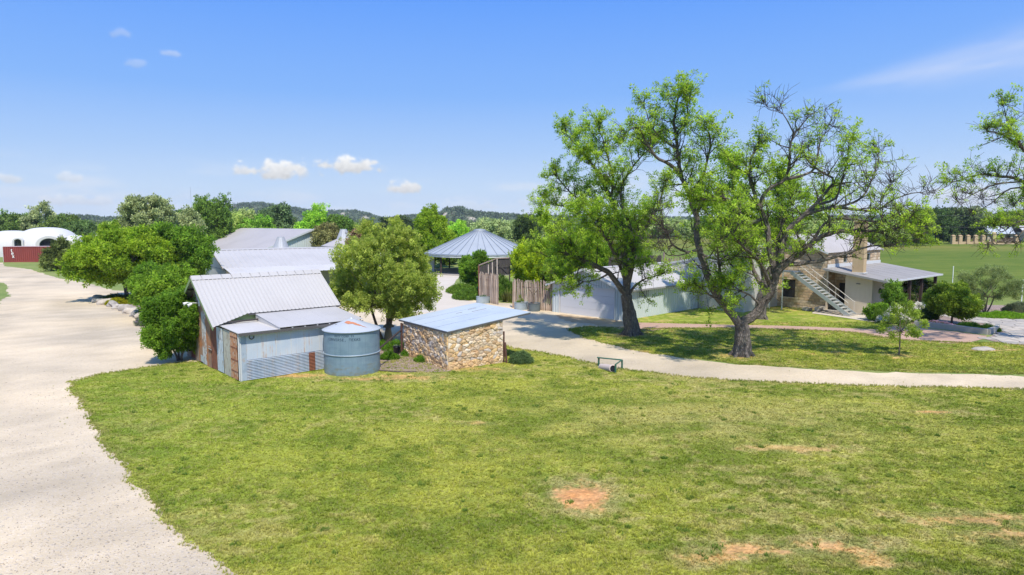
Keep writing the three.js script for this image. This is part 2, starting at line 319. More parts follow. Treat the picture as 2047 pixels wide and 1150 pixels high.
function sheet(poly, y, cell, colorAt, hill) {            // a ground sheet, cut into cells so that its colour can vary
  const xs = poly.map((p) => p[0]), zs = poly.map((p) => p[1]), pos = [], col = [];
  for (let x = Math.floor(Math.min(...xs) / cell) * cell; x < Math.max(...xs); x += cell) {
    const strip_ = clipHalf(clipHalf(poly, 0, x, 1), 0, x + cell, -1);
    if (strip_.length < 3) continue;
    const z0 = Math.min(...strip_.map((p) => p[1])), z1 = Math.max(...strip_.map((p) => p[1]));
    for (let z = Math.floor(z0 / cell) * cell; z < z1; z += cell) {
      const c = clipHalf(clipHalf(strip_, 1, z, 1), 1, z + cell, -1);
      if (c.length < 3) continue;
      const tri = THREE.ShapeUtils.triangulateShape(c.map((p) => new THREE.Vector2(p[0], p[1])), []);
      for (const t of tri) {
        const [a, b, d] = t.map((i) => c[i]), up = (b[0] - a[0]) * (d[1] - a[1]) - (b[1] - a[1]) * (d[0] - a[0]);
        if (Math.abs(up) < 1e-7) continue;
        for (const p of up < 0 ? [a, b, d] : [a, d, b]) { pos.push(p[0], y, p[1]); if (colorAt) col.push(...colorAt(p[0], p[1])); }
      }
    }
  }
  const g = new THREE.BufferGeometry(); g.setAttribute('position', new THREE.Float32BufferAttribute(pos, 3));
  const nor = new Float32Array(pos.length); for (let i = 1; i < nor.length; i += 3) nor[i] = 1;
  g.setAttribute('normal', new THREE.BufferAttribute(nor, 3));
  const uv = []; for (let i = 0; i < pos.length; i += 3) uv.push(pos[i], -pos[i + 2]);
  g.setAttribute('uv', new THREE.Float32BufferAttribute(uv, 2));
  if (colorAt) g.setAttribute('color', new THREE.Float32BufferAttribute(col, 3));
  return g;
}
const within = (poly, x, z) => { let c = false; for (let i = 0, j = poly.length - 1; i < poly.length; j = i++) { const a = poly[i], b = poly[j]; if ((a[1] > z) !== (b[1] > z) && x < (b[0] - a[0]) * (z - a[1]) / (b[1] - a[1]) + a[0]) c = !c; } return c; };

// what grows where on the lawn: greens, dry straw, bare reddish soil
const BARE = [[1.75, -16.75, .78, .95, 1], [5.0, -13.9, 1.1, .35, .8], [6.95, -14.0, .9, .4, .75], [7.4, -13.5, .6, .3, .6], [10.9, -15.4, 1.3, .35, .65], [4.2, -13.6, .8, .25, .6], [15.6, -24.4, .8, .18, .7], [11.4, -14.5, 1.2, .4, .6],
  [-6.6, -29.6, 1.9, .35, .6], [-4.6, -29.9, 1.6, .5, .55], [-9.8, -30.2, 1.2, .3, .6], [-1.5, -31.6, 1.8, .4, .4], [7.3, -41.3, 1.1, .8, .6], [11.9, -34.7, 1.2, .7, .45], [20.15, -35.0, .6, .45, .7], [8.5, -20.4, 1.4, .3, .45], [-1.2, -23, .5, .2, .4], [25.5, -36.3, .9, .3, .5]];
function lawnColor(x, z) {
  const big = fbm(x * .13 + 5, z * .2 + 9, 4), mid = fbm(x * .55 + 31, z * .85, 4), fine = fbm(x * 2.6, z * 3.4 + 70, 3), speck = noise(x * 13, z * 13);
  let c = mix3([.185, .235, .03], [.38, .39, .062], smoothstep(mid * .6 + fine * .4, .3, .7));
  const lush = clamp(smoothstep(-x, 1, 13) * .7 + smoothstep(-z, 33, 40) * .6, 0, 1);
  c = mix3(c, [.215, .315, .034], lush * .6);
  const olive = Math.exp(-(((x - 7.5) / 6.5) ** 2 + ((z + 23.5) / 3) ** 2));
  const dry = clamp(smoothstep(big * .5 + fine * .5, .5, .68) * (1 - lush * .75) * .8 + olive * smoothstep(mid, .25, .6) * .8, 0, 1);
  c = mix3(c, [.46, .39, .16], dry * .7);
  let ring = 0, soil = smoothstep(fine * .55 + mid * .45, .63, .73) * (1 - lush * .9) * smoothstep(-z, 34, 24) * .6;
  for (const [bx, bz, rx, rz, k] of BARE) {
    const d = Math.hypot((x - bx) / rx, (z - bz) / rz), w = k === 1 ? .5 : 1.1; if (d > 2.3) continue; ring = Math.max(ring, k * .7 * smoothstep(2.1 - d + (fine - .5) * 1.6 + (mid - .5), .1, 1.1));
    soil = Math.max(soil, k * smoothstep(1.2 - d + ((fine - .5) * 1.5 + (mid - .5) * 1.1 + (speck - .5) * .5) * w, .05, k === 1 ? .6 : .95));
  }
  c = mix3(c, [.50, .41, .20], ring * .75);
  c = mix3(c, mix3([.62, .27, .09], [.62, .36, .17], fine), soil);
  const tuft = fbm(x * 4.6 + 11, z * 5.4, 2);
  c = mix3(c, mix3([.52, .40, .20], [.55, .34, .17], big), smoothstep(noise(x * 5.2 + 3, z * 6.4) * .6 + fine * .4, .54, .76) * (1 - lush * .8) * smoothstep(-z, 36, 22) * .6);
  return [shade(c, (.80 + speck * .24) * (.74 + tuft * .56)), soil, tuft];
}
{
  // the whole countryside: meadow near by, woods and fields further off
  const line = (n, near, far) => { const o = []; for (let i = -n; i <= n; i++) o.push(Math.sign(i) * near * (Math.exp(Math.abs(i) / n * Math.log(1 + far / near)) - 1)); return o; };
  const xs = line(90, 40, 2300), zs = line(90, 40, 2300).map((z) => z - 60), pos = [], col = [], uv = [], idx = [];
  zs.forEach((z) => xs.forEach((x) => {
    pos.push(x, 0, z); uv.push(x, -z);
    const n = fbm(x * .02 + 3, z * .03, 4), m = fbm(x * .006 + 9, z * .02 + 4, 3), d = Math.hypot(x, z);
    let c = mix3([1.0, 1.0, 1.0], [1.25, 1.1, 1.15], n);
    const field = smoothstep(x, 14, 45) * smoothstep(-z, 52, 66);
    c = mix3(c, mix3([.56, .62, .30], [.70, .72, .38], n), field);
    c = mix3(c, [1.1, .82, .62], field * smoothstep(m + (n - .5) * .5, .5, .75) * smoothstep(-z, 95, 150) * .8);
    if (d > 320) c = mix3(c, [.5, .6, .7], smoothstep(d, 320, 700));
    col.push(...c);
  }));
  const w = xs.length; for (let j = 0; j < zs.length - 1; j++) for (let i = 0; i < w - 1; i++) { const a = j * w + i; idx.push(a, a + w, a + 1, a + 1, a + w, a + w + 1); }
  const g = new THREE.BufferGeometry(); g.setAttribute('position', new THREE.Float32BufferAttribute(pos, 3)); g.setAttribute('uv', new THREE.Float32BufferAttribute(uv, 2)); g.setAttribute('color', new THREE.Float32BufferAttribute(col, 3)); g.setIndex(idx); g.computeVertexNormals();
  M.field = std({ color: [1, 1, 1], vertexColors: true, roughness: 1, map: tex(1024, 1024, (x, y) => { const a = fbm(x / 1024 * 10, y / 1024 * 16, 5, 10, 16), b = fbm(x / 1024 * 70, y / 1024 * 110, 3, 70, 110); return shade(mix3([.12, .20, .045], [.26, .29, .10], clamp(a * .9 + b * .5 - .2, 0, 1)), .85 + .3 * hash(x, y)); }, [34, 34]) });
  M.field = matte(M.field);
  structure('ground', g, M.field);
}
const GRAVEL = [[-2.4, -9], [-52, -9], [-52, -45], [-47, -63], [-54.5, -73.5], [-58, -77], [-80, -100], [-90, -112], [-84, -112.5], [-77.5, -104], [-68, -96.5], [-60.5, -88.2], [-54.5, -82], [-48, -76.5], [-40, -68], [-30, -64], [-18, -60], [-9.5, -60], [-9, -66], [-7, -66], [-5.4, -62], [-2.5, -58.5], [.2, -56.8], [3.2, -52.6], [5.5, -50.4], [7.8, -47.8], [8.6, -46.2], [9, -42], [5.5, -38.2], [7.6, -35.2], [11.3, -32.4], [15, -31.4], [18.2, -30.8], [23.5, -30.2], [40, -29.2], [40, -26.6], [22, -27.2], [16.4, -27.6], [12.3, -28.1], [8.3, -29.1], [5, -31], [2.3, -34], [.5, -35.8], [-.8, -37.2], [-6, -37], [-12, -33], [-15.6, -32.4], [-17.2, -30.2], [-18.0, -29.2], [-15.6, -26.5], [-13.6, -23.9], [-11.9, -21.7], [-10.2, -19.7], [-8.4, -17.6], [-7, -15.9], [-5.7, -14.6], [-4.7, -13.6], [-3.8, -12.6]];
const gravelTint = (x, z) => { const n = fbm(x * .16, z * .3 + 50, 4), m = fbm(x * .7 + 9, z * 1.1, 3), tr = fbm(x * .9 - z * .55 + 7, (x * .3 + z * .4) * .12, 3); const k = .92 + (n - .5) * .5 + (m - .5) * .34 + (tr - .5) * .3; return [k, k * (1.0 - (n - .5) * .05), k * (1.0 - (n - .5) * .14)]; };
structure('gravel_drive', sheet(ragged(GRAVEL, .5, .3, 3), .005, .8, gravelTint), M.gravel);

const LAWN = [[-3.4, -9], [-5.0, -12.3], [-5.45, -12.9], [-6.04, -13.5], [-6.91, -14.27], [-8.2, -15.52], [-9.55, -17.18], [-11.36, -19.2], [-13.09, -21.24], [-14.83, -23.43], [-16.87, -26.11], [-19.2, -29.1], [-18.7, -30.6], [-17.5, -31.9], [-16.2, -33.2], [-14, -34], [-9, -34], [-6, -33], [-5.6, -34.8], [-3, -36.5], [-.6, -37.7], [.72, -36.42], [2.5, -34.78], [5.11, -31.69], [8.35, -29.74], [12.4, -28.81], [16.4, -28.28], [21.3, -27.85], [40, -27.2], [40, -8], [0, -8]];
const ISLAND = [[3.75, -43.6], [3.9, -41.63], [5.07, -38.69], [7.31, -35.58], [11.15, -32.81], [14.84, -31.79], [18.03, -31.15], [23.3, -30.53], [40, -29.6], [40, -36.6], [28.7, -37.6], [27.9, -38.7], [26.01, -38.6], [22.6, -39.6], [21.8, -41.9], [20.58, -42.7], [17.55, -43.4], [14.34, -43.9], [10.9, -44.0], [8.6, -43.4], [6.2, -44.2], [5.0, -44.6]];
const GARDEN = [[7.7, -47.6], [8.3, -46.5], [11.43, -45.7], [14.86, -45.1], [18.21, -44.7], [21.3, -43.8], [23.39, -43.3], [25.6, -45.4], [24.6, -47.4], [24.1, -49], [22.9, -51], [22, -55], [17, -55], [9, -49]];
const PATH_EDGE = [[8.6, -43.77], [14.34, -43.8], [20.6, -42.6], [21.9, -40.4], [23.8, -38.9], [26, -38.5], [22.6, -39.5], [20.6, -42.6]];
const VERGES = [[[-58.2, -76.4], [-54.5, -73.2], [-56.5, -71.6], [-70, -68], [-70, -75]], [[-49.5, -66], [-46.6, -63], [-44, -58], [-40.2, -53], [-39.0, -50], [-46, -47], [-60, -50], [-60, -64]]];
{
  const X0 = -20, X1 = 41, Z0 = -56, Z1 = -8, W = 2048, H = 1600;
  const map = tex(W, H, (px, py) => { const x = lerp(X0, X1, (px + .5) / W), z = -lerp(-Z1, -Z0, (py + .5) / H); const [c, soil] = lawnColor(x, z), b = noise(x * 24, z * 24); return shade(c, .78 + b * .44); });
  map.wrapS = map.wrapT = THREE.ClampToEdgeWrapping;
  M.lawn = std({ color: [1, 1, 1], map, roughness: 1, bumpMap: tex(512, 512, (x, y) => fbm(x / 512 * 48, y / 512 * 48, 3, 48), [3, 3], false), bumpScale: .04 });
  M.lawn = matte(M.lawn);
  map.repeat.set(1 / (X1 - X0), 1 / (Z0 - Z1) * -1); map.offset.set(-X0 / (X1 - X0), Z1 / (Z1 - Z0));
  structure('lawn', mergeGeometries([sheet(ragged(LAWN, .18, .3, 11), .011, 40), sheet(ragged(ISLAND, .2, .28, 23), .011, 40)]), M.lawn);
  structure('garden_grass', sheet(ragged(GARDEN, .25, .2, 31), .0115, 40), M.lawn);
  structure('verge_grass', mergeGeometries(VERGES.map((p, i) => sheet(ragged(p, .4, .5, 41 + i), .012, 40, null))), matte(std({ color: [1, 1, 1], map: M.field.map, roughness: 1 })));
}
const PATH = [[8.0, -46.4], [11.41, -45.81], [14.82, -45.25], [18.17, -44.82], [21.25, -43.98], [23.33, -43.36], [25.43, -44.82], [26.55, -44.18], [27.81, -42.57], [28.82, -40.9], [27.91, -39.85], [26.01, -38.45], [24.96, -38.37], [23.77, -38.85], [22.61, -39.51], [21.9, -40.36], [21.86, -41.81], [20.58, -42.57], [17.55, -43.26], [14.34, -43.77], [10.96, -43.98], [8.64, -43.77], [7.4, -43.4]];
structure('path', sheet(ragged(PATH, .25, .05, 51), .016, 40), M.redPath);
structure('dirt_path', sheet(ragged([[3.6, -50.5], [7.4, -47.0], [8.4, -46.2], [10.5, -45.0], [10.3, -43.2], [8.0, -42.6], [6.4, -44.2], [5.0, -45.8], [3.2, -48.2]], .25, .5, 57), .0135, 40), std({ color: [1, 1, 1], map: tex(256, 256, (x, y) => { const n = fbm(x / 256 * 8, y / 256 * 8, 5, 8); return shade(mix3([.50, .37, .22], [.38, .24, .13], n), .85 + .3 * hash(x, y)); }, [3, 3]), roughness: 1 }));
structure('pavilion_path', sheet(ragged([[-9.6, -90], [-6.5, -90], [-6.54, -79.71], [-6.26, -72.4], [-4.88, -61.56], [-3.67, -58.6], [-2.6, -57], [-2.5, -54.4], [-5, -50.5], [-8.2, -52], [-8.4, -61.56], [-8.8, -73.53]], .4, .12, 61), .012, 40), M.creamPath);
structure('porch_walk', sheet([[22.55, -50.9], [23.85, -48.53], [24.37, -47.31], [25.41, -45.5], [27.9, -47.55], [28.2, -50.5], [27, -53.5], [24.09, -53.5]], .03, 40), M.creamPath);
structure('mulch_bed', sheet(ragged([[-6.3, -31.35], [-5.4, -31.05], [-4.46, -30.94], [-3.78, -31.05], [-3.0, -31.2], [-3.5, -34], [-5.6, -36.6], [-7.6, -38.3], [-9.2, -37.9], [-8.2, -34]], .25, .25, 67), .0165, 40), M.mulch);
structure('tree_bed', sheet(ragged([[-36.2, -59.2], [-35, -57.9], [-32.6, -55.2], [-29.9, -52.2], [-27.5, -49.6], [-25.6, -47.4], [-22.6, -45.6], [-22, -52], [-27, -60], [-34, -62]], .4, .3, 71), .012, 40), M.mulch);
structure('garden_soil', sheet(ragged([[25.6, -47.6], [27.2, -45.0], [29.2, -41.6], [30.6, -42.6], [32, -44.2], [42, -44.5], [44, -56], [33, -56], [29, -50]], .4, .3, 77), .01, 40), M.mulch);

// distant hills, one sheet each with woods scattered over it
const clump = [];                                        // leafy tufts shared by every tree: radius about 1
{
  const R = rng(5);
  const leafTuft = (n, len, wid, spread) => {
    const T = [];
    for (let i = 0; i < n; i++) {
      const d = V(R() * 2 - 1, R() * 2 - 1, R() * 2 - 1).normalize(), c = d.clone().multiplyScalar(spread * (.25 + .75 * Math.sqrt(R())));
      const f = V(d.x + (R() - .5) * .9, d.y + (R() - .5) * .9 - .15, d.z + (R() - .5) * .9).normalize();
      let s = V(R() - .5, R() * .3, R() - .5).cross(f); if (s.lengthSq() < 1e-4) s = V(1, 0, 0); s.normalize();
      const up = f.clone().cross(s).normalize(), l = len * (.7 + R() * .6), w = wid * (.7 + R() * .6);
      const a = c.clone().addScaledVector(f, -l / 2), b = c.clone().addScaledVector(f, l / 2), m = c.clone().addScaledVector(up, w * .25), p = m.clone().addScaledVector(s, w / 2).addScaledVector(up, -w * .3), q = m.clone().addScaledVector(s, -w / 2).addScaledVector(up, -w * .3);
      T.push(a, p, b, a, b, q);
    }
    return faces(T);
  };
  const soft = (g, k, up = 0) => {                       // faces turned outward, their normals eased towards the outside of the tuft
    const p = g.attributes.position, n = g.attributes.normal, P = (i) => V(p.getX(i), p.getY(i), p.getZ(i));
    for (let t = 0; t < p.count; t += 3) {
      const a = P(t), b = P(t + 1), c = P(t + 2), f = b.clone().sub(a).cross(c.clone().sub(a)).normalize(), m = a.clone().add(b).add(c).divideScalar(3).add(V(0, up, 0));
      if (f.dot(m) < 0) { f.negate(); p.setXYZ(t + 1, c.x, c.y, c.z); p.setXYZ(t + 2, b.x, b.y, b.z); }
      for (let i = t; i < t + 3; i++) { const o = P(i).add(V(0, up, 0)).normalize(); if (o.dot(f) < 0) o.addScaledVector(f, -o.dot(f) * 1.2).normalize(); o.lerp(f, 1 - k).normalize(); n.setXYZ(i, o.x, o.y, o.z); }
    }
    return g;
  };
  clump.push(soft(leafTuft(22, .62, .34, .8), .45), soft(leafTuft(22, .62, .34, .8), .45), soft(leafTuft(30, .42, .2, .85), .4));          // 0, 1: broad; 2: fine leaves
  const pecan = [];                                      // a loose rosette of leaves, as at the twig ends of the big trees
  for (let k = 0; k < 17; k++) {
    const a = k * 2.4 + R() * .6, el = 1.2 - k / 17 * 1.75 + (R() - .5) * .4, d = V(Math.cos(a) * Math.cos(el), Math.sin(el), Math.sin(a) * Math.cos(el));
    const c = d.clone().multiplyScalar(.22 + R() * .3), f = d.clone().add(V((R() - .5) * .7, -.25, (R() - .5) * .7)).normalize(), s = f.clone().cross(V(R() - .5, 1, R() - .5)).normalize(), l = .6 + R() * .3, w = .36 + R() * .14, m = c.clone().addScaledVector(f, l * .5);
    pecan.push(c, m.clone().addScaledVector(s, w / 2).add(V(0, -.05, 0)), c.clone().addScaledVector(f, l), c, c.clone().addScaledVector(f, l), m.clone().addScaledVector(s, -w / 2).add(V(0, -.05, 0)));
  }
  clump.push(soft(faces(pecan), .5, .25));                              // 3
  const blade = [];
  for (let i = 0; i < 9; i++) { const a = R() * 6.283, l = .6 + R() * .5, c = V(Math.cos(a) * R() * .5, 0, Math.sin(a) * R() * .5), s = V(-Math.sin(a), 0, Math.cos(a)).multiplyScalar(.11), t = c.clone().add(V(Math.cos(a) * .55 * R(), l, Math.sin(a) * .55 * R())); blade.push(c.clone().add(s), c.clone().sub(s), t); }
  clump.push(faces(blade));                              // 4: a tuft of grass, one unit high
}
const leafMat = (rough = .75) => new THREE.MeshPhysicalMaterial({ color: 0xffffff, roughness: rough, transmission: .56, thickness: 0, specularIntensity: .1 });
M.leaf = leafMat(); M.grassBlade = matte(std({ color: [1, 1, 1] }), .12); M.dullLeaf = new THREE.MeshPhysicalMaterial({ color: 0xffffff, roughness: .95, transmission: .25, thickness: 0, specularIntensity: .1 });
const _m = new THREE.Matrix4(), _q = new THREE.Quaternion(), _e = new THREE.Euler(), _c = new THREE.Color();
function tufts(name, geo, mat, list) {                   // list of [x, y, z, size, [r, g, b], upright?, squash?]
  const im = new THREE.InstancedMesh(geo, mat, list.length); im.name = name; im.castShadow = im.receiveShadow = true;
  const R = rng(list.length + 17);
  list.forEach(([x, y, z, s, c, upright, sq = 1], i) => {
    upright ? _e.set((R() - .5) * .3, R() * 6.283, (R() - .5) * .3) : _e.set(R() * 6.283, R() * 6.283, R() * 6.283);
    im.setMatrixAt(i, _m.compose(V(x, y, z), _q.setFromEuler(_e), V(s, s * sq, s))); im.setColorAt(i, _c.setRGB(...c));
  });
  return im;
}
function hill(name, crest, dist, depth, seed, tone) {    // crest: [azimuth in degrees, height]
  const az0 = crest[0][0], az1 = crest[crest.length - 1][0], nx = 90, nz = 14, pos = [], col = [], idx = [], trees = [], R = rng(seed);
  const crestAt = (a) => { for (let i = 0; i < crest.length - 1; i++) if (a <= crest[i + 1][0]) { const t = (a - crest[i][0]) / (crest[i + 1][0] - crest[i][0]); return lerp(crest[i][1], crest[i + 1][1], t * t * (3 - 2 * t)); } return crest[crest.length - 1][1]; };
  const h = (a, t) => { const k = t < .55 ? Math.sin(t / .55 * Math.PI / 2) : 1 - (t - .55) / .45; return Math.max(-3, crestAt(a) * Math.pow(clamp(k, 0, 1), 1.15) * (.9 + .1 * fbm(a * .8, t * 6 + seed, 3)) * (t < .55 ? 1 - .22 * Math.sin(t * 12 + a) * (1 - t / .55) : 1) - (t === 0 || t === 1 ? 3 : 0)); };
  const place = (a, t) => { const r = dist + t * depth, q = a * Math.PI / 180; return [Math.sin(q) * r, h(a, t), -Math.cos(q) * r]; };
  for (let j = 0; j <= nz; j++) for (let i = 0; i <= nx; i++) {
    const a = lerp(az0, az1, i / nx), t = j / nz, p = place(a, t), n = fbm(a * 1.4 + seed, t * 9, 3); pos.push(...p);
    col.push(...mix3([.10, .13, .06], [.46, .40, .31], smoothstep(n, .56, .72)));
  }
  for (let j = 0; j < nz; j++) for (let i = 0; i < nx; i++) { const k = j * (nx + 1) + i; idx.push(k, k + 1, k + nx + 1, k + 1, k + nx + 2, k + nx + 1); }
  const g = new THREE.BufferGeometry(); g.setAttribute('position', new THREE.Float32BufferAttribute(pos, 3)); g.setAttribute('color', new THREE.Float32BufferAttribute(col, 3)); g.setIndex(idx); g.computeVertexNormals();
  structure(name, g, std({ color: [1, 1, 1], vertexColors: true, roughness: 1 }));
  const N = Math.round((az1 - az0) * 150);
  for (let i = 0; i < N; i++) {
    const a = lerp(az0, az1, R()), t = Math.pow(R(), .8) * .62; if (fbm(a * 1.4 + seed, t * 9, 3) > .58 + R() * .16) continue;
    const p = place(a, t), s = 2.2 + R() * 2.6; trees.push([p[0], p[1] + s * .55, p[2], s, shade(tone, .6 + R() * .8), false, .8]);
  }
  const woods = tufts(numbered('hill_woods'), clump[0], M.dullLeaf, trees); woods.userData.kind = 'stuff'; woods.userData.label = 'scrubby dark woods covering the far hillside'; scene.add(woods);
}
const tone1 = [.15, .20, .115];
hill('hills', [[-25.5, 4], [-24, 22], [-22.6, 34], [-20.5, 36], [-18, 30], [-15.5, 22], [-13, 23], [-12.2, 19], [-11, 11], [-10, 3]], 1050, 500, 3, tone1);
hill('hills', [[-31, 3], [-28, 21], [-26, 24], [-24, 20], [-20, 12], [-16, 5]], 1400, 400, 9, tone1);
hill('hills', [[-13, 3], [-10.2, 7], [-8.4, 12], [-6, 15], [-4, 13], [-1.5, 12], [2, 11], [8, 10], [14, 8], [20, 7], [26, 5]], 900, 420, 14, tone1);
hill('hills', [[-7, 3], [-6, 15], [-5.4, 22], [-4.2, 23], [-3.6, 18], [-2.5, 15], [0, 12], [3, 4]], 820, 260, 19, tone1);
hill('hills', [[-60, 8], [-50, 13], [-42, 11], [-36, 9], [-33, 10], [-29, 7], [-26, 3]], 900, 420, 24, tone1);
hill('hills', [[18, 4], [26, 10], [34, 12], [44, 12], [60, 9]], 900, 420, 29, tone1);
{ // far woods in the plain, reading as one dark band
  const R = rng(77), list = [];
  for (let i = 0; i < 9000; i++) {
    const a = (-62 + R() * 124) * Math.PI / 180, r = 270 + Math.pow(R(), 1.3) * 560, x = Math.sin(a) * r, z = -Math.cos(a) * r;
    if (fbm(x * .012 + 4, z * .012, 3) < .40) continue;
    const big = fbm(x * .02, z * .02 + 8, 2), s = 1.6 + R() * 1.7, y = R() * (2.2 + big * 5);
    const t = R(); list.push([x, y, z, s, shade(mix3([.12, .18, .055], [.25, .32, .11], t * .6 + big * .4), .65 + R() * .6), false, .85]);
  }
  const w = tufts('far_woods', clump[1], M.dullLeaf, list); w.userData.kind = 'stuff'; w.userData.label = 'band of far green woods along the horizon'; scene.add(w);
}
{ // mown grass: short tufts, denser where the camera is near
  const R = rng(33), list = [], hole = (x, z) => (Math.hypot(x + 7.45, z + 31.4) < 1.35);
  let guard = 0;
  while (list.length < 210000 && guard++ < 900000) {
    const d = 12.5 + 34 * Math.pow(R(), 1.25), x = (R() * 2 - 1) * d * .82 + (R() - .5), z = -d;
    if (x < -19.5 || x > 36) continue;
    const inL = within(LAWN, x, z), inI = !inL && (within(ISLAND, x, z) || (within(GARDEN, x, z) && !within(PATH, x, z)));
    if (!(inL || inI) || hole(x, z)) continue;
    const [c, soil, tuft] = lawnColor(x, z); if (R() < soil * 1.15) continue;
    const s = (.028 + R() * .03) * (inI ? 1.25 : 1) * (1 - soil * .5) * (.6 + 1.9 * Math.max(0, tuft - .3)), t = R();
    list.push([x, .011, z, s, mix3(shade(c, .8 + t * .5), [.45, .40, .18], R() < .2 ? .55 : 0), true, 1]);
  }
  const edges = [...ragged(LAWN, .035, .18, 11), ...ragged(ISLAND, .05, .2, 23), ...ragged(PATH_EDGE, .05, .1, 5)];   // taller, spilling tufts along the edges
  for (const [x, z] of edges) {
    if (z > -11.5 || x > 37 || x < -20 || z < -46 || hole(x, z)) continue;
    for (let k = 0; k < 2; k++) { if (R() < .3) continue; const [c, soil] = lawnColor(x, z); list.push([x + (R() - .5) * .34, .008, z + (R() - .5) * .3, .04 + R() * .055, mix3(shade(c, .8 + R() * .4), [.45, .40, .18], R() * .5), true, 1]); }
  }
  for (let k = 0; k < 420; k++) {                        // clumps of coarser weed in the lawn
    const d = 13 + 22 * R(), x0 = (R() * 2 - 1) * d * .8, z0 = -d; if (!within(LAWN, x0, z0) || hole(x0, z0)) continue;
    const w = .06 + R() * .16, n = 5 + Math.floor(R() * 12), dark = R(); for (let i = 0; i < n; i++) { const a = R() * 6.283, r = w * Math.sqrt(R()), x = x0 + Math.cos(a) * r, z = z0 + Math.sin(a) * r; if (!hole(x, z)) list.push([x, .01, z, .045 + R() * .05, shade(mix3([.10, .19, .03], [.24, .30, .05], dark), .8 + R() * .4), true, 1]); }
  }
  for (let k = 0; k < 3400; k++) {                       // stray weeds rooted in the gravel beside the grass
    const [x0, z0] = edges[Math.floor(R() * edges.length)], r = .2 + R() * R() * 1.3, a = R() * 6.283, x = x0 + Math.cos(a) * r, z = z0 + Math.sin(a) * r; if (z > -11.5 || z < -46 || x > 37 || within(LAWN, x, z) || fbm(x * 1.7, z * 1.7, 2) < .55) continue;
    list.push([x, .005, z, .02 + R() * .035, mix3([.2, .27, .04], [.42, .40, .14], R()), true, 1]);
  }
  const g = tufts('grass', clump[4], M.grassBlade, list); g.userData.kind = 'stuff'; g.userData.label = 'short mown green grass with dry straw patches'; scene.add(g);
}
{ // loose pebbles on the near gravel
  const R = rng(44), list = [], geo = new THREE.IcosahedronGeometry(1, 0);
  for (let i = 0; i < 9000; i++) {
    const d = 12.5 + 26 * R() * R(), x = -d * .8 + R() * d * .62 + (R() - .5) * 2, z = -d; if (within(LAWN, x, z) || !within(GRAVEL, x, z)) continue;
    const s = .007 + .018 * R() * R(), k = .36 + R() * .3; list.push([x, .004 + s * .35, z, s, [k, k * .88, k * .74], false, .7]);
  }
  const g = tufts('pebbles', geo, M.dullLeaf, list); g.userData.kind = 'stuff'; g.userData.label = 'loose pale pebbles on the near gravel drive'; scene.add(g);
}

// ---------------------------------------------------------------- trees and plants
class Wood {                                             // collects tapered branches into one geometry
  constructor() { this.p = []; this.n = []; this.uv = []; this.i = []; }
  limb(pts, r0, r1, sides, rough = 0, seed = 0) {
    const n = pts.length, base = this.p.length / 3; let len = 0, side = null;
    for (let k = 0; k < n; k++) {
      const t = pts[Math.min(n - 1, k + 1)].clone().sub(pts[Math.max(0, k - 1)]).normalize();
      if (k) len += pts[k].distanceTo(pts[k - 1]);
      side = side ? side.addScaledVector(t, -side.dot(t)).normalize() : (Math.abs(t.y) < .9 ? V(0, 1, 0) : V(1, 0, 0)).cross(t).normalize();
      const up = t.clone().cross(side), r = lerp(r0, r1, Math.pow(k / (n - 1), .85));
      for (let s = 0; s <= sides; s++) {
        const a = s / sides * 6.2832, c = Math.cos(a), q = Math.sin(a), w = rough ? 1 + rough * (fbm((s % sides) * 1.3 + seed, len * 2.2 + seed, 3, 0) - .5) : 1;
        this.p.push(pts[k].x + (side.x * c + up.x * q) * r * w, pts[k].y + (side.y * c + up.y * q) * r * w, pts[k].z + (side.z * c + up.z * q) * r * w);
        this.n.push(side.x * c + up.x * q, side.y * c + up.y * q, side.z * c + up.z * q); this.uv.push(s / sides * Math.max(.4, r0 * 6), len);
      }
    }
    const w = sides + 1;
    for (let k = 0; k < n - 1; k++) for (let s = 0; s < sides; s++) { const a = base + k * w + s; this.i.push(a, a + 1, a + w, a + 1, a + w + 1, a + w); }
  }
  build() {
    const g = new THREE.BufferGeometry(); g.setAttribute('position', new THREE.Float32BufferAttribute(this.p, 3)); g.setAttribute('normal', new THREE.Float32BufferAttribute(this.n, 3)); g.setAttribute('uv', new THREE.Float32BufferAttribute(this.uv, 2)); g.setIndex(this.i); return g;
  }
}
const smooth = (pts, step) => { const c = new THREE.CatmullRomCurve3(pts, false, 'centripetal'); return c.getSpacedPoints(Math.max(2, Math.ceil(c.getLength() / step))); };
const wild = (R) => V(R() * 2 - 1, R() * 2 - 1, R() * 2 - 1).normalize();

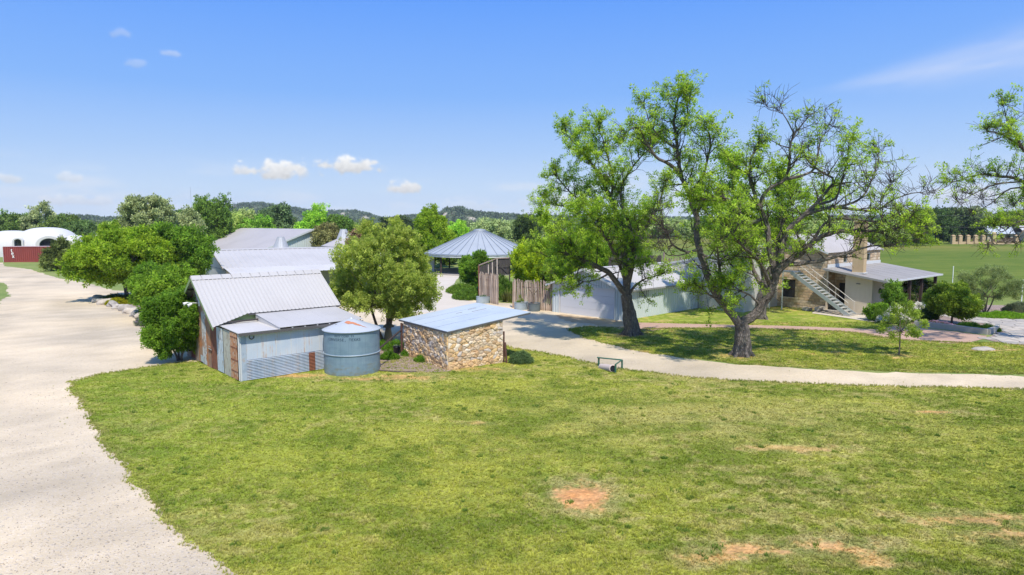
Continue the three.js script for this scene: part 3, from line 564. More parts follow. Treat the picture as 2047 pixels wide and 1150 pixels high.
// an open tree grown from its main limbs: side branches, twigs, and leaf whorls at the twig ends
function openTree(name, label, [x, z], limbs, o) {
  const t = thing(name, label, 'tree', [x, 0, z], 0, o.group), R = rng(o.seed), trunk = new Wood(), twigs = new Wood(), leaves = [];
  const leaf = (p, s) => { const k = R(), c = mix3(o.dark, o.bright, k * .8 + clamp((p.y - 3) / 30, 0, .2)); leaves.push([p.x, p.y, p.z, s, shade(c, .75 + R() * .5), true, 1]); };
  limbs.forEach(([raw, r0, r1, full], li) => {
    const density = full < .6 ? full * .55 : full * .85;
    const pts = raw.map(([a, b, c]) => [a * o.span, b > 3 ? 3 + (b - 3) * o.rise : b, c]);
    const path = smooth(pts.map((p) => V(...p)), .3), n = path.length;
    for (let k = 1; k < n - 1; k++) path[k].add(wild(R).multiplyScalar(Math.min(.05, r0 * .12)));
    trunk.limb(path, r0 * (li ? .8 : 1), r1 * .8, r0 > .25 ? 14 : r0 > .1 ? 9 : 6, r0 > .08 ? .35 : 0, li * 3);
    if (li === 0) for (let k = 0; k < 7; k++) { const a = k / 7 * 6.28 + R(), f = r0 * 1.0; trunk.limb([V(Math.cos(a) * f * .55, .75, Math.sin(a) * f * .55), V(Math.cos(a) * f * .85, .25, Math.sin(a) * f * .85), V(Math.cos(a) * f * 1.45, -.08, Math.sin(a) * f * 1.45)], .13, .09, 7); }
    if (!density) return;
    let s = .9 + R() * .4, total = 0; for (let k = 1; k < n; k++) total += path[k].distanceTo(path[k - 1]);
    let run = 0;
    for (let k = 1; k < n; k++) {
      run += path[k].distanceTo(path[k - 1]);
      if (run < s && k < n - 1) continue;
      s = run + o.gap * (.6 + R() * .8);
      const f = run / total, r = lerp(r0, r1, f), tan = path[k].clone().sub(path[k - 1]).normalize(), count = k === n - 1 ? 3 : f > .5 ? 2 : 1;
      for (let c = 0; c < count; c++) {
        const dir = tan.clone().multiplyScalar(k === n - 1 ? 1.1 : .55).add(wild(R).multiplyScalar(.95)).add(V(0, .28, 0)).normalize(), len = o.reach * (.4 + R() * .85) * lerp(1.15, .45, f) * (k === n - 1 ? .6 : 1), rr = clamp(r * .5, .012, .045);
        const b = [path[k].clone()]; let p = path[k].clone(), d = dir.clone();
        const steps = 5; for (let q = 0; q < steps; q++) { d.add(wild(R).multiplyScalar(.32)).add(V(0, .05, 0)).normalize(); p = p.clone().addScaledVector(d, len / steps); b.push(p); }
        twigs.limb(b, rr, .008, 4);
        for (let q = 1; q <= steps; q++) for (let w = 0; w < (q === steps ? 3 : 2); w++) {
          const k_ = [0, .12, .35, .75, 1, 1.15][q];
          const td = d.clone().multiplyScalar(.5).add(wild(R)).add(V(0, .25, 0)).normalize(), tl = (.3 + R() * .7) * o.twig, a = b[q], m = a.clone().addScaledVector(td, tl * .5).add(wild(R).multiplyScalar(.06)), e = m.clone().addScaledVector(td.add(wild(R).multiplyScalar(.4)).normalize(), tl * .5);
          twigs.limb([a, m, e], .013, .006, 3);
          if (R() < density * 1.15 * k_ * (o.dense ?? 1)) leaf(e, o.leaf * (.65 + R() * .7));
          if (R() < density * .8 * k_ * (o.dense ?? 1)) leaf(m, o.leaf * (.55 + R() * .6)); if (R() < density * .4 * k_ * (o.dense ?? 1)) leaf(a.clone().add(wild(R).multiplyScalar(.12)), o.leaf * (.5 + R() * .6));
        }
      }
    }
  });
  const tm = mesh('trunk', trunk.build(), o.bark ?? M.bark); t.add(tm);
  const bm = mesh('branches', twigs.build(), o.twigMat ?? M.twig); t.add(bm);
  t.add(tufts('crown', clump[3], M.leaf, leaves));
  return t;
}
M.twig = std({ color: [.075, .06, .052], roughness: 1 }); M.twigPale = std({ color: [.20, .165, .13], roughness: 1 });

// a leafy tree or bush: lobes of foliage round limbs that rise from the trunk
function leafyTree(name, label, category, [x, z], o) {
  const t = thing(name, label, category, [x, 0, z], 0, o.group), R = rng(o.seed), wood = new Wood(), leaves = [], { h, w } = o, low = o.low ?? h * .25, d = o.d ?? w, lobes = [];
  const n = o.lobes ?? 12, cy = (h + low) / 2, ry = (h - low) / 2;
  for (let i = 0; i < n; i++) {
    const y = 1 - 2 * (i + .5) / n, a = i * 2.399 + R() * .9, k = Math.pow(Math.max(0, 1 - y * y), o.full ?? .5), f = (o.in ?? .68) * (.8 + R() * .4), size = (o.lobe ?? .42) * (.72 + R() * .56);
    const sharp = o.cone ? lerp(1.15, o.cone === true ? .45 : o.cone, (y + 1) / 2) : 1;
    lobes.push({ c: V(Math.cos(a) * k * f * w / 2 * sharp, cy + y * f * ry, Math.sin(a) * k * f * d / 2 * sharp), rx: size * w / 2 * sharp, ry: size * ry * (o.flat ?? 1), rz: size * d / 2 * sharp });
  }
  const stems = o.stems ?? 1, tr = o.trunk ?? .035 * h;
  for (let s = 0; s < stems; s++) {
    const a = s / stems * 6.28 + R(), off = stems > 1 ? tr * 1.6 : 0, foot = V(Math.cos(a) * off, -.05, Math.sin(a) * off), fork = V(Math.cos(a) * off * 3.5 + (R() - .5) * .1 * w, low + ry * .25, Math.sin(a) * off * 3.5 + (R() - .5) * .1 * w);
    wood.limb(smooth([foot, foot.clone().lerp(fork, .5).add(V((R() - .5) * tr * 2, 0, (R() - .5) * tr * 2)), fork], .3), tr, tr * .7, 8, .3, s);
    lobes.forEach((l, i) => { if (i % stems !== s) return; const m = fork.clone().lerp(l.c, .55).add(wild(R).multiplyScalar(.08 * w)); wood.limb(smooth([fork, m, l.c], .4), tr * .45, tr * .08, 5); for (let q = 0; q < (o.spray ?? 3); q++) wood.limb([l.c, l.c.clone().add(wild(R).multiply(V(l.rx, l.ry, l.rz)).multiplyScalar(.9))], tr * .1, .006, 3); });
  }
  const vol = lobes.map((l) => Math.pow(l.rx * l.ry * l.rz, .67)), sum = vol.reduce((a, b) => a + b, 0);
  lobes.forEach((l, i) => {
    const tone = R() * (o.vary ?? .5), m = Math.round(o.n * vol[i] / sum);
    for (let k = 0; k < m; k++) {
      const q = wild(R), r = Math.pow(R(), .42) * (R() < (o.loose ?? .12) ? 1.15 + R() * .35 : 1), p = V(l.c.x + q.x * l.rx * r, l.c.y + q.y * l.ry * r, l.c.z + q.z * l.rz * r);
      if (p.y < .05) continue;
      const c = mix3(o.dark, o.bright, clamp(tone + R() * .7, 0, 1)); leaves.push([p.x, p.y, p.z, o.size * (.7 + R() * .6), o.bloom && R() < o.bloom[0] ? o.bloom[1] : shade(c, .75 + R() * .5)]);
    }
  });
  t.add(mesh(o.stems > 1 ? 'stems' : 'trunk', wood.build(), o.bark ?? M.bark));
  t.add(tufts('crown', clump[o.kind ?? 0], o.mat ?? M.leaf, leaves));
  return t;
}
// low plants: a mound of leaves, blades or flowers over an oval of ground
function mound(name, label, category, [x, z], w, d, h, n, size, dark, bright, seed, o = {}) {
  const t = thing(name, label, category, [x, 0, z], o.turn ?? 0, o.group), R = rng(seed), list = [], heads = []; dark = shade(dark, 1.5); bright = shade(bright, 1.45);
  for (let i = 0; i < n; i++) {
    const a = R() * 6.283, r = Math.sqrt(R()), px = Math.cos(a) * r * w / 2, pz = Math.sin(a) * r * d / 2, top = h * (1 - r * r * .75) * (.7 + .6 * fbm(px * 2 + seed, pz * 2, 2)), y = o.blades ? .01 : top * Math.pow(R(), .5);
    list.push([px, y, pz, o.blades ? top * (.7 + R() * .5) : size * (.7 + R() * .6), shade(mix3(dark, bright, R()), .75 + R() * .5), !!o.blades, 1]);
    if (o.flower && R() < o.flower[0]) heads.push([px, top * (.85 + R() * .25), pz, o.flower[2] * (.6 + R() * .8), shade(o.flower[1], .8 + R() * .3)]);
  }
  t.add(tufts('foliage', clump[o.blades ? 4 : o.kind ?? 2], M.leaf, list));
  if (heads.length) t.add(tufts('flowers', clump[0], M.petal, heads));
  return t;
}
M.petal = std({ color: [1, 1, 1], roughness: .9 });
const PECAN_LEFT = [
  [[[0.01,-0.06,0.0],[-0.14,1.23,0.0],[-0.37,2.46,0.0]],0.52,0.4,0],
  [[[-0.37,2.4,0.0],[-0.78,2.94,0.22],[-1.53,3.87,0.5],[-2.26,4.31,0.81],[-3.16,4.75,1.15],[-4.51,5.26,1.5]],0.26,0.1,1],
  [[[-3.13,4.73,0.9],[-4.2,5.89,1.25],[-5.11,6.57,1.7],[-5.77,7.0,2.2]],0.12,0.04,1.3],
  [[[-2.25,4.3,0.7],[-3.5,4.3,0.11],[-4.66,4.55,-0.65],[-5.71,5.13,-1.5]],0.12,0.03,1.3],
  [[[-0.37,2.4,0.0],[-0.42,3.83,-0.06],[-0.58,5.49,-0.13],[-0.46,6.34,-0.22],[-0.86,7.36,-0.31],[-1.38,8.69,-0.4],[-1.7,9.35,-0.5]],0.3,0.15,0.8],
  [[[-1.7,9.35,-0.5],[-2.1,10.19,-0.59],[-2.7,11.16,-0.72],[-3.48,12.13,-0.85],[-4.14,12.9,-1.0]],0.14,0.03,1],
  [[[-1.36,8.69,-0.5],[-1.26,9.99,-0.29],[-1.61,11.15,-0.02],[-1.97,12.28,0.28],[-2.31,12.96,0.6]],0.12,0.03,1],
  [[[-0.59,5.49,-0.1],[-1.25,5.82,-0.38],[-1.82,6.63,-0.73],[-2.21,7.8,-1.13],[-3.54,8.86,-1.55],[-4.61,10.12,-2.0]],0.17,0.04,1.2],
  [[[-2.21,7.8,-1.2],[-3.06,7.62,-1.57],[-4.28,8.25,-2.06],[-5.36,8.59,-2.6]],0.09,0.03,1.3],
  [[[-0.15,5.2,0.2],[-0.11,5.75,0.27],[-0.36,7.15,0.35],[-0.71,7.89,0.45],[-0.89,8.91,0.55],[-1.48,9.49,0.66],[-2.0,9.97,0.77],[-2.52,10.54,0.88],[-3.21,11.33,1.0]],0.17,0.04,0.9],
  [[[-0.72,7.89,0.5],[-0.96,9.25,0.75],[-0.39,10.47,1.07],[0.19,11.29,1.42],[0.82,11.81,1.8]],0.12,0.03,0.8],
  [[[-0.37,2.61,0.0],[-0.13,4.0,0.19],[-0.02,5.54,0.43],[0.51,6.65,0.7],[0.82,7.29,0.98],[1.24,8.3,1.29],[1.49,9.29,1.6]],0.2,0.05,0.8],
  [[[-0.31,2.31,0.0],[0.07,3.0,0.19],[0.44,3.38,0.44],[0.68,3.56,0.71],[1.45,3.82,1.0]],0.14,0.02,0.7],
  [[[-0.45,3.38,0.0],[-1.04,4.64,0.76],[-1.79,5.85,1.74],[-2.66,7.0,2.83],[-3.62,8.08,4.0]],0.16,0.04,1.1],
  [[[-0.45,3.68,0.0],[0.02,4.86,-0.76],[0.59,5.75,-1.74],[1.09,7.0,-2.83],[1.45,7.98,-4.0]],0.16,0.04,0.9],
  [[[-1.53,3.87,0.5],[-2.54,3.47,1.04],[-3.64,3.53,1.73],[-4.57,3.74,2.5]],0.08,0.02,1.1],
];
const PECAN_RIGHT = [
  [[[0.0,-0.05,0.0],[0.0,0.97,0.0],[-0.13,1.75,0.0]],0.46,0.42,0],
  [[[-0.18,1.67,0.0],[-0.79,2.45,-0.03],[-1.31,3.04,-0.07],[-1.76,3.88,-0.11],[-2.11,4.96,-0.16],[-2.34,5.6,-0.21],[-2.51,6.62,-0.26],[-2.52,7.48,-0.31],[-2.94,8.73,-0.37],[-3.39,9.81,-0.42],[-3.58,11.15,-0.48],[-3.76,12.57,-0.54],[-3.57,13.92,-0.6]],0.3,0.06,0.9],
  [[[-3.39,9.81,-0.4],[-4.0,10.32,-0.23],[-4.69,10.62,-0.0],[-5.25,11.26,0.25],[-5.89,12.19,0.52],[-6.57,11.86,0.8]],0.13,0.03,0.7],
  [[[-3.6,11.14,-0.4],[-4.09,11.5,-0.51],[-4.47,11.82,-0.66],[-4.94,12.54,-0.82],[-5.18,13.38,-1.0]],0.1,0.03,0.8],
  [[[-3.65,11.8,-0.5],[-3.3,12.38,-0.23],[-3.23,13.18,0.11],[-3.44,13.83,0.5]],0.07,0.02,0.8],
  [[[-2.96,8.72,-0.3],[-2.4,9.51,-0.02],[-2.23,10.46,0.35],[-2.22,11.34,0.76],[-2.51,11.92,1.2]],0.12,0.03,0.8],
  [[[-2.37,5.73,-0.2],[-2.84,5.56,0.05],[-3.61,5.75,0.37],[-4.13,6.18,0.72],[-4.4,6.76,1.1],[-4.78,6.95,1.5]],0.1,0.03,0.1],
  [[[-2.88,5.56,0.2],[-3.83,5.38,0.57],[-4.44,5.53,1.06],[-4.74,6.08,1.6]],0.05,0.02,0.1],
  [[[-2.39,5.48,0.0],[-2.0,5.29,0.35],[-1.51,5.14,0.8],[-1.05,5.24,1.3]],0.09,0.03,0.55],
  [[[-0.13,1.62,0.0],[0.47,2.1,0.07],[1.06,2.86,0.16],[1.4,3.59,0.26],[1.53,4.36,0.36],[1.99,5.0,0.48],[2.55,5.43,0.59],[3.1,6.01,0.71],[3.65,6.46,0.84],[4.32,6.68,0.96],[5.29,6.76,1.09],[6.2,6.71,1.23],[7.05,6.85,1.36],[8.05,7.0,1.5]],0.34,0.04,0.5],
  [[[2.07,4.94,0.3],[2.4,4.9,0.52],[3.08,5.04,0.81],[3.89,5.26,1.13],[4.69,5.59,1.48],[5.27,5.87,1.84],[5.66,6.0,2.21],[6.15,6.06,2.6]],0.16,0.03,0.35],
  [[[1.32,3.24,0.1],[0.68,4.24,-0.2],[0.47,5.32,-0.6],[0.32,6.32,-1.03],[0.29,7.26,-1.5]],0.17,0.06,1],
  [[[1.59,4.26,0.1],[1.26,5.73,0.02],[1.12,7.0,-0.08],[0.79,7.96,-0.19],[0.51,8.67,-0.31],[0.21,9.81,-0.43],[0.35,10.58,-0.56],[0.68,11.32,-0.7]],0.22,0.05,0.8],
  [[[1.02,7.38,-0.2],[-0.06,7.2,0.14],[-0.86,8.24,0.58],[-1.94,8.51,1.07],[-2.81,8.32,1.6]],0.14,0.04,0.9],
  [[[0.83,7.96,-0.3],[0.94,8.67,-0.24],[1.33,9.09,-0.17],[1.96,9.51,-0.08],[2.12,10.32,0.01],[2.11,11.42,0.1],[2.25,11.87,0.2],[2.73,12.56,0.3]],0.15,0.03,0.4],
  [[[1.97,9.51,-0.1],[2.71,9.65,-0.2],[3.54,10.01,-0.34],[3.79,10.65,-0.49],[3.97,11.52,-0.65],[4.16,11.89,-0.82],[4.78,12.42,-1.0]],0.11,0.02,0.35],
  [[[2.25,11.87,0.2],[1.82,12.69,0.15],[1.45,13.18,0.08],[0.93,13.34,0.0]],0.05,0.015,0.15],
  [[[1.74,4.47,0.2],[2.15,6.77,0.1],[3.0,7.55,-0.02],[3.74,8.26,-0.16],[4.62,9.53,-0.31],[4.09,9.89,-0.47],[3.58,10.31,-0.63],[3.21,11.08,-0.8]],0.22,0.04,0.5],
  [[[3.04,7.56,-0.1],[3.94,7.9,0.05],[4.86,7.95,0.23],[5.64,7.84,0.44],[6.44,7.81,0.67],[6.98,8.32,0.9],[7.82,8.68,1.15],[8.44,8.76,1.4]],0.14,0.02,0.12],
  [[[3.96,7.91,0.0],[5.33,8.14,-0.22],[6.31,8.63,-0.5],[6.98,9.84,-0.81],[7.4,10.72,-1.15],[7.48,11.24,-1.5]],0.1,0.02,0.3],
  [[[3.7,8.13,0.0],[4.46,8.45,0.28],[4.58,9.46,0.65],[4.58,10.39,1.06],[4.45,11.17,1.5]],0.1,0.02,0.7],
  [[[3.15,6.01,0.6],[3.81,7.25,0.95],[4.81,7.36,1.4],[5.76,7.24,1.9],[6.4,7.47,2.44],[6.77,7.58,3.0]],0.11,0.02,0.4],
  [[[6.26,7.81,1.0],[6.62,7.24,1.21],[6.98,6.76,1.49],[7.54,6.57,1.8]],0.05,0.015,0.8],
  [[[6.27,6.71,1.0],[6.62,7.37,0.84],[6.6,8.11,0.63],[7.21,9.23,0.4]],0.06,0.015,0.2],
  [[[-1.33,3.04,0.0],[-1.43,4.0,0.67],[-1.85,5.06,1.54],[-2.29,6.06,2.5]],0.12,0.04,0.55],
  [[[1.47,3.56,0.0],[0.34,5.04,1.2],[-1.19,6.07,2.77],[-2.46,7.0,4.5]],0.16,0.04,0.6],
  [[[1.7,4.33,0.0],[2.18,5.96,-1.07],[2.94,7.54,-2.46],[4.06,8.96,-4.0]],0.16,0.04,0.8],
  [[[0.79,2.68,0.2],[0.13,3.24,0.57],[-0.67,3.54,1.06],[-1.46,3.72,1.6]],0.08,0.03,1.3],
  [[[-1.2,2.92,0.0],[-1.87,3.18,0.52],[-2.7,3.8,1.2]],0.08,0.03,0.7],
];
const PECAN_BACK = [
  [[[0.0,-0.07,0.0],[0.02,1.36,0.0],[0.25,2.78,0.0]],0.4,0.34,0],
  [[[0.26,2.71,0.0],[-0.11,4.19,-0.12],[-0.82,5.95,-0.27],[-1.17,7.35,-0.44],[-1.86,8.76,-0.61],[-2.14,10.52,-0.8],[-2.26,11.93,-1.0]],0.26,0.04,0.8],
  [[[0.26,2.71,0.0],[0.82,4.56,0.19],[0.73,6.31,0.44],[0.99,8.37,0.71],[0.63,10.39,1.0]],0.24,0.04,0.7],
  [[[0.77,5.61,0.4],[2.25,7.0,-0.11],[3.72,8.06,-0.77],[5.25,9.15,-1.5]],0.16,0.04,0.6],
  [[[-0.74,5.94,-0.5],[-2.28,6.3,-0.15],[-3.49,7.0,0.3],[-4.53,8.03,0.8]],0.14,0.04,0.9],
];
const PECAN_EDGE = [
  [[[0.0,-0.06,0.0],[-0.25,1.99,0.0],[-0.58,3.67,0.0]],0.45,0.38,0],
  [[[-0.58,3.62,0.0],[-1.13,5.34,0.0],[-1.82,7.0,0.0],[-2.61,8.37,0.0],[-3.77,9.78,0.0],[-5.08,10.14,0.0],[-6.45,10.14,0.0],[-7.66,9.73,0.0]],0.26,0.02,0.6],
  [[[-3.77,9.78,0.0],[-5.47,9.58,0.21],[-6.97,8.89,0.49],[-7.74,8.47,0.8]],0.07,0.015,0.25],
  [[[-3.53,9.39,0.2],[-4.42,9.33,-0.07],[-5.09,8.52,-0.41],[-5.76,7.9,-0.8]],0.08,0.015,0.1],
  [[[-0.58,3.62,0.0],[-1.0,5.9,0.12],[-1.84,8.09,0.27],[-2.94,9.97,0.44],[-4.27,11.54,0.61],[-5.55,12.44,0.8],[-6.63,12.67,1.0]],0.24,0.03,0.8],
  [[[-4.26,11.54,0.6],[-4.76,12.62,0.44],[-5.07,13.45,0.23],[-5.1,14.23,0.0]],0.09,0.02,0.9],
  [[[-1.87,8.09,0.3],[-2.6,8.64,-0.05],[-3.25,8.94,-0.5],[-3.4,8.41,-1.0]],0.1,0.02,1],
  [[[-1.9,7.0,0.1],[-3.13,7.41,0.23],[-4.35,7.27,0.4],[-5.13,6.73,0.6],[-5.64,7.0,0.8]],0.12,0.02,0.8],
  [[[-3.18,7.41,0.3],[-4.18,6.59,0.62],[-5.13,6.06,1.04],[-6.38,5.94,1.5]],0.07,0.015,0.3],
  [[[-0.9,5.9,0.0],[-0.37,8.1,-0.19],[-0.63,10.31,-0.44],[-1.39,12.25,-0.71],[-2.11,13.66,-1.0]],0.22,0.03,0.8],
];

// ---------------------------------------------------------------- the rusty shed with its lean-to
{
  const t = thing('metal_shed', 'old shed of rusty sheets with bright white ribbed roof, front left', 'shed', [-11.78, 0, -29.11], .72);
  const W = 5.75, RV = 5.0, RH = 4.29, EV = 2.6, EH = 2.61, U0 = -.45, U1 = 6.15;
  const roofH = (v) => RH - Math.abs(v - RV) * .70;
  // main roof: the sheets at the left run lower than the eave, cut off along a slant
  const front = part(t, 'roof', [ribbed(L(1.35, EH, EV), L(U1, EH, EV), L(U1, RH, RV), L(1.35, RH, RV), 24, .03), ribbed(L(U0, roofH(2.0), 2.0), L(1.352, EH, EV), L(1.352, RH, RV), L(U0, RH, RV), 9, .03), ribbed(L(U1, roofH(2.0), 8), L(U0, roofH(2.0), 8), L(U0, RH, RV), L(U1, RH, RV), 33, .03)], M.whiteRoof);
  const cap = []; for (let i = 0; i < 14; i++) { const a = U0 + i * (U1 - U0) / 14 + .02, b = U0 + (i + 1) * (U1 - U0) / 14 - .005; cap.push(slab(L(a, roofH(4.74) + .045, 4.74), L(b, roofH(4.74) + .045, 4.74), L(b, RH + .055, RV), L(a, RH + .055, RV), .008)); }
  cap.push(slab(L(U1, roofH(5.26) + .045, 5.26), L(U0, roofH(5.26) + .045, 5.26), L(U0, RH + .055, RV), L(U1, RH + .055, RV), .008));
  part(front, 'ridge_cap', cap, M.whiteRoof);
  part(t, 'rake_board', [beam(L(U0 + .02, RH - .1, RV), L(U0 + .02, roofH(2) - .1, 2.02), .03, .14), beam(L(U0 + .02, RH - .1, RV), L(U0 + .02, roofH(2) - .1, 7.98), .03, .14)], M.green);
  part(t, 'eave_beam', [beam(L(1.4, EH - .05, EV + .04), L(U1 - .05, EH - .05, EV + .04), .04, .08)], M.darkTrim);
  const purlin = []; for (let k = 0; k < 7; k++) { const v = 2.3 + k * .9; purlin.push(beam(L(U0 + .05, roofH(v) - .07, v), L(U1 - .05, roofH(v) - .07, v), .05, .08)); }
  part(t, 'purlin', purlin, M.darkWood);
  // gable wall at the left, sheet by sheet; the lean-to's side comes first
  const sheets = [[0.0, .1, 'white'], [.12, 1.0, 'rustOrange'], [1.0, 1.95, 'greyGreen'], [1.95, 2.8, 'blueSheet'], [2.8, 3.62, 'rustDark'], [3.62, 4.28, 'rustBrown'], [4.28, 4.95, 'mottled'], [4.95, 5.5, 'rustBrown'], [5.5, 6.1, 'oldWood'], [6.1, 6.8, 'rustDark'], [6.8, 7.5, 'oldWood']];
  const R = rng(12);
  for (const [a, b, m] of sheets) {
    const lean = b < 2.82, topA = lean ? 2.1 : roofH(Math.max(a, 2.4)) - .1, topB = lean ? 2.1 : roofH(b) - .1, foot = .02 + R() * .06, out = R() * .03;
    part(t, 'wall_sheet', ribbed(L(-.02 - out, foot, b), L(-.02 - out, foot, a), L(-.02 - out, topA, a), L(-.02 - out, topB, b), Math.max(1, Math.round((b - a) / .2)), m === 'oldWood' ? .008 : .018, 'wave'), M[m]);
  }
  for (const h of [.35, .85, 1.4, 1.85]) part(t, 'wall_batten', box(.03, .05, .8, -.05, h + .05, -.56), M.rustDark);
  part(t, 'patch', [slab(L(-.07, .12, 5.2), L(-.07, .10, 4.75), L(-.07, .42, 4.75), L(-.07, .44, 5.2), .006)], M.blueSheet);
  part(t, 'patch', [slab(L(-.06, 1.6, 2.55), L(-.06, 1.6, 2.1), L(-.06, 1.95, 2.1), L(-.06, 1.95, 2.55), .01)], M.mottled);
  part(t, 'gable_panel', wallV([[4.2, roofH(4.2) - .12], [4.6, 3.1], [5.4, 3.1], [5.8, roofH(5.8) - .12], [5, RH - .15]], -.06, .03), M.trim);
  part(t, 'inner_wall', [wallV([[0.02, 0], [2.82, 0], [7.5, 0], [7.5, roofH(7.5) - .15], [5, RH - .2], [2.82, roofH(2.82) - .15], [2.8, 2.08], [0.02, 2.08]], .03, .05), wallV([[2.8, 0], [7.5, 0], [7.5, roofH(7.5) - .15], [5, RH - .2], [2.8, roofH(2.8) - .15]], W - .1, .05), wallU([[.05, 0], [W - .1, 0], [W - .1, roofH(7.5) - .15], [.05, roofH(7.5) - .15]], 7.5, .05)], M.oldWood);
  part(t, 'green_wall', wallU([[.06, 2.0], [W - .1, 2.0], [W - .1, 2.66], [.06, 2.66]], 2.78, .05), M.green);
  // lean-to in front
  const seams = [.28, .95, 1.62, 2.3, 2.98, 3.66, 4.34, 5.02, 5.68];
  for (let i = 0; i < seams.length - 1; i++) part(t, 'wall_panel', box(seams[i + 1] - seams[i] - .012, 1.16, .02, (seams[i] + seams[i + 1]) / 2, 1.5, .01 + (i % 2) * .006), M.blueWall);
  part(t, 'wall_panel', box(.26, 2.06, .03, .15, 1.06, .012), M.skirt);
  for (const u of seams.slice(1, -1)) part(t, 'seam_strip', box(.03, 1.14, .012, u, 1.5, .03), M.trim);
  part(t, 'wall_skirt', ribbed(L(5.7, .03, -.02), L(5.7, .92, -.02), L(.28, .92, -.02), L(.28, .03, -.02), 13, .035, 'wave'), M.skirt);
  part(t, 'wall_patch', ribbed(L(3.42, .04, -.045), L(3.42, .90, -.045), L(3.12, .90, -.045), L(3.12, .04, -.045), 13, .03, 'wave'), M.rustDark);
  part(t, 'corner_trim', box(.07, 2.08, .08, .02, 1.05, .01), M.trim);
  part(t, 'lean_to_core', [box(W - .2, 2.0, .05, W / 2 + .02, 1.02, -.06), wallV([[.1, 0], [2.75, 0], [2.75, 2.1], [.1, 2.1]], W - .12, .05)], M.oldWood);
  part(t, 'lean_to_roof', slab(L(-.08, 2.15, -.2), L(W + .02, 2.15, -.2), L(W + .02, 2.24, 2.75), L(-.08, 2.24, 2.75), .03), M.whiteRoofOld);
  const raised = [1.7, 2.55, 3.4, 4.25, 5.1, 5.82];
  for (let i = 0; i < 5; i++) part(t, 'roof_sheet', slab(L(raised[i], 2.235 + i * .002, -.24), L(raised[i + 1] + .03, 2.235 + i * .002, -.24), L(raised[i + 1] + .03, 2.56 + i * .002, 2.6), L(raised[i], 2.56 + i * .002, 2.6), .012), M.whiteRoof);
  part(t, 'roof_cheek', faces([L(1.72, 2.16, -.18), L(1.72, 2.23, -.2), L(1.72, 2.55, 2.6), L(1.72, 2.16, -.18), L(1.72, 2.55, 2.6), L(1.72, 2.22, 2.6)]), M.whiteWall);
  part(t, 'fascia', beam(L(-.1, 2.1, -.225), L(5.86, 2.1, -.225), .05, .12), M.darkTrim);
  for (const u of [.6, 1.7, 2.3, 2.9, 3.5, 4.1, 4.7, 5.3]) part(t, 'gutter_clip', box(.06, .04, .05, u, 2.17, .22), M.trim);
  const hook = new THREE.TorusGeometry(.1, .022, 6, 14, 4.2).rotateZ(2.4).translate(.52, 1.93, .06);
  part(t, 'hook', hook, M.darkTrim);
  part(t, 'door_latch', [bar(L(-.1, .95, 3.9), L(-.1, .92, 3.45), .02), bar(L(-.1, 1.05, 3.9), L(-.1, 1.04, 3.55), .015)], M.steel);
}
{
  const t = thing('floodlight', 'pair of white floodlights on a bracket under the shed gable', 'lamp', [-11.78, 0, -29.11], .72);
  part(t, 'bracket', [bar(L(-.1, 3.0, 5.0), L(-.55, 3.05, 4.9), .02), bar(L(-.55, 3.05, 5.25), L(-.55, 3.05, 4.55), .018)], M.white);
  for (const v of [5.25, 4.55]) part(t, 'lamp_head', new THREE.CylinderGeometry(.04, .09, .2, 12).rotateZ(-1.2).translate(-.64, 3.0, -v), M.white);
  part(t, 'wall_plate', box(.04, .3, .16, -.09, 3.0, -5), M.white);
}

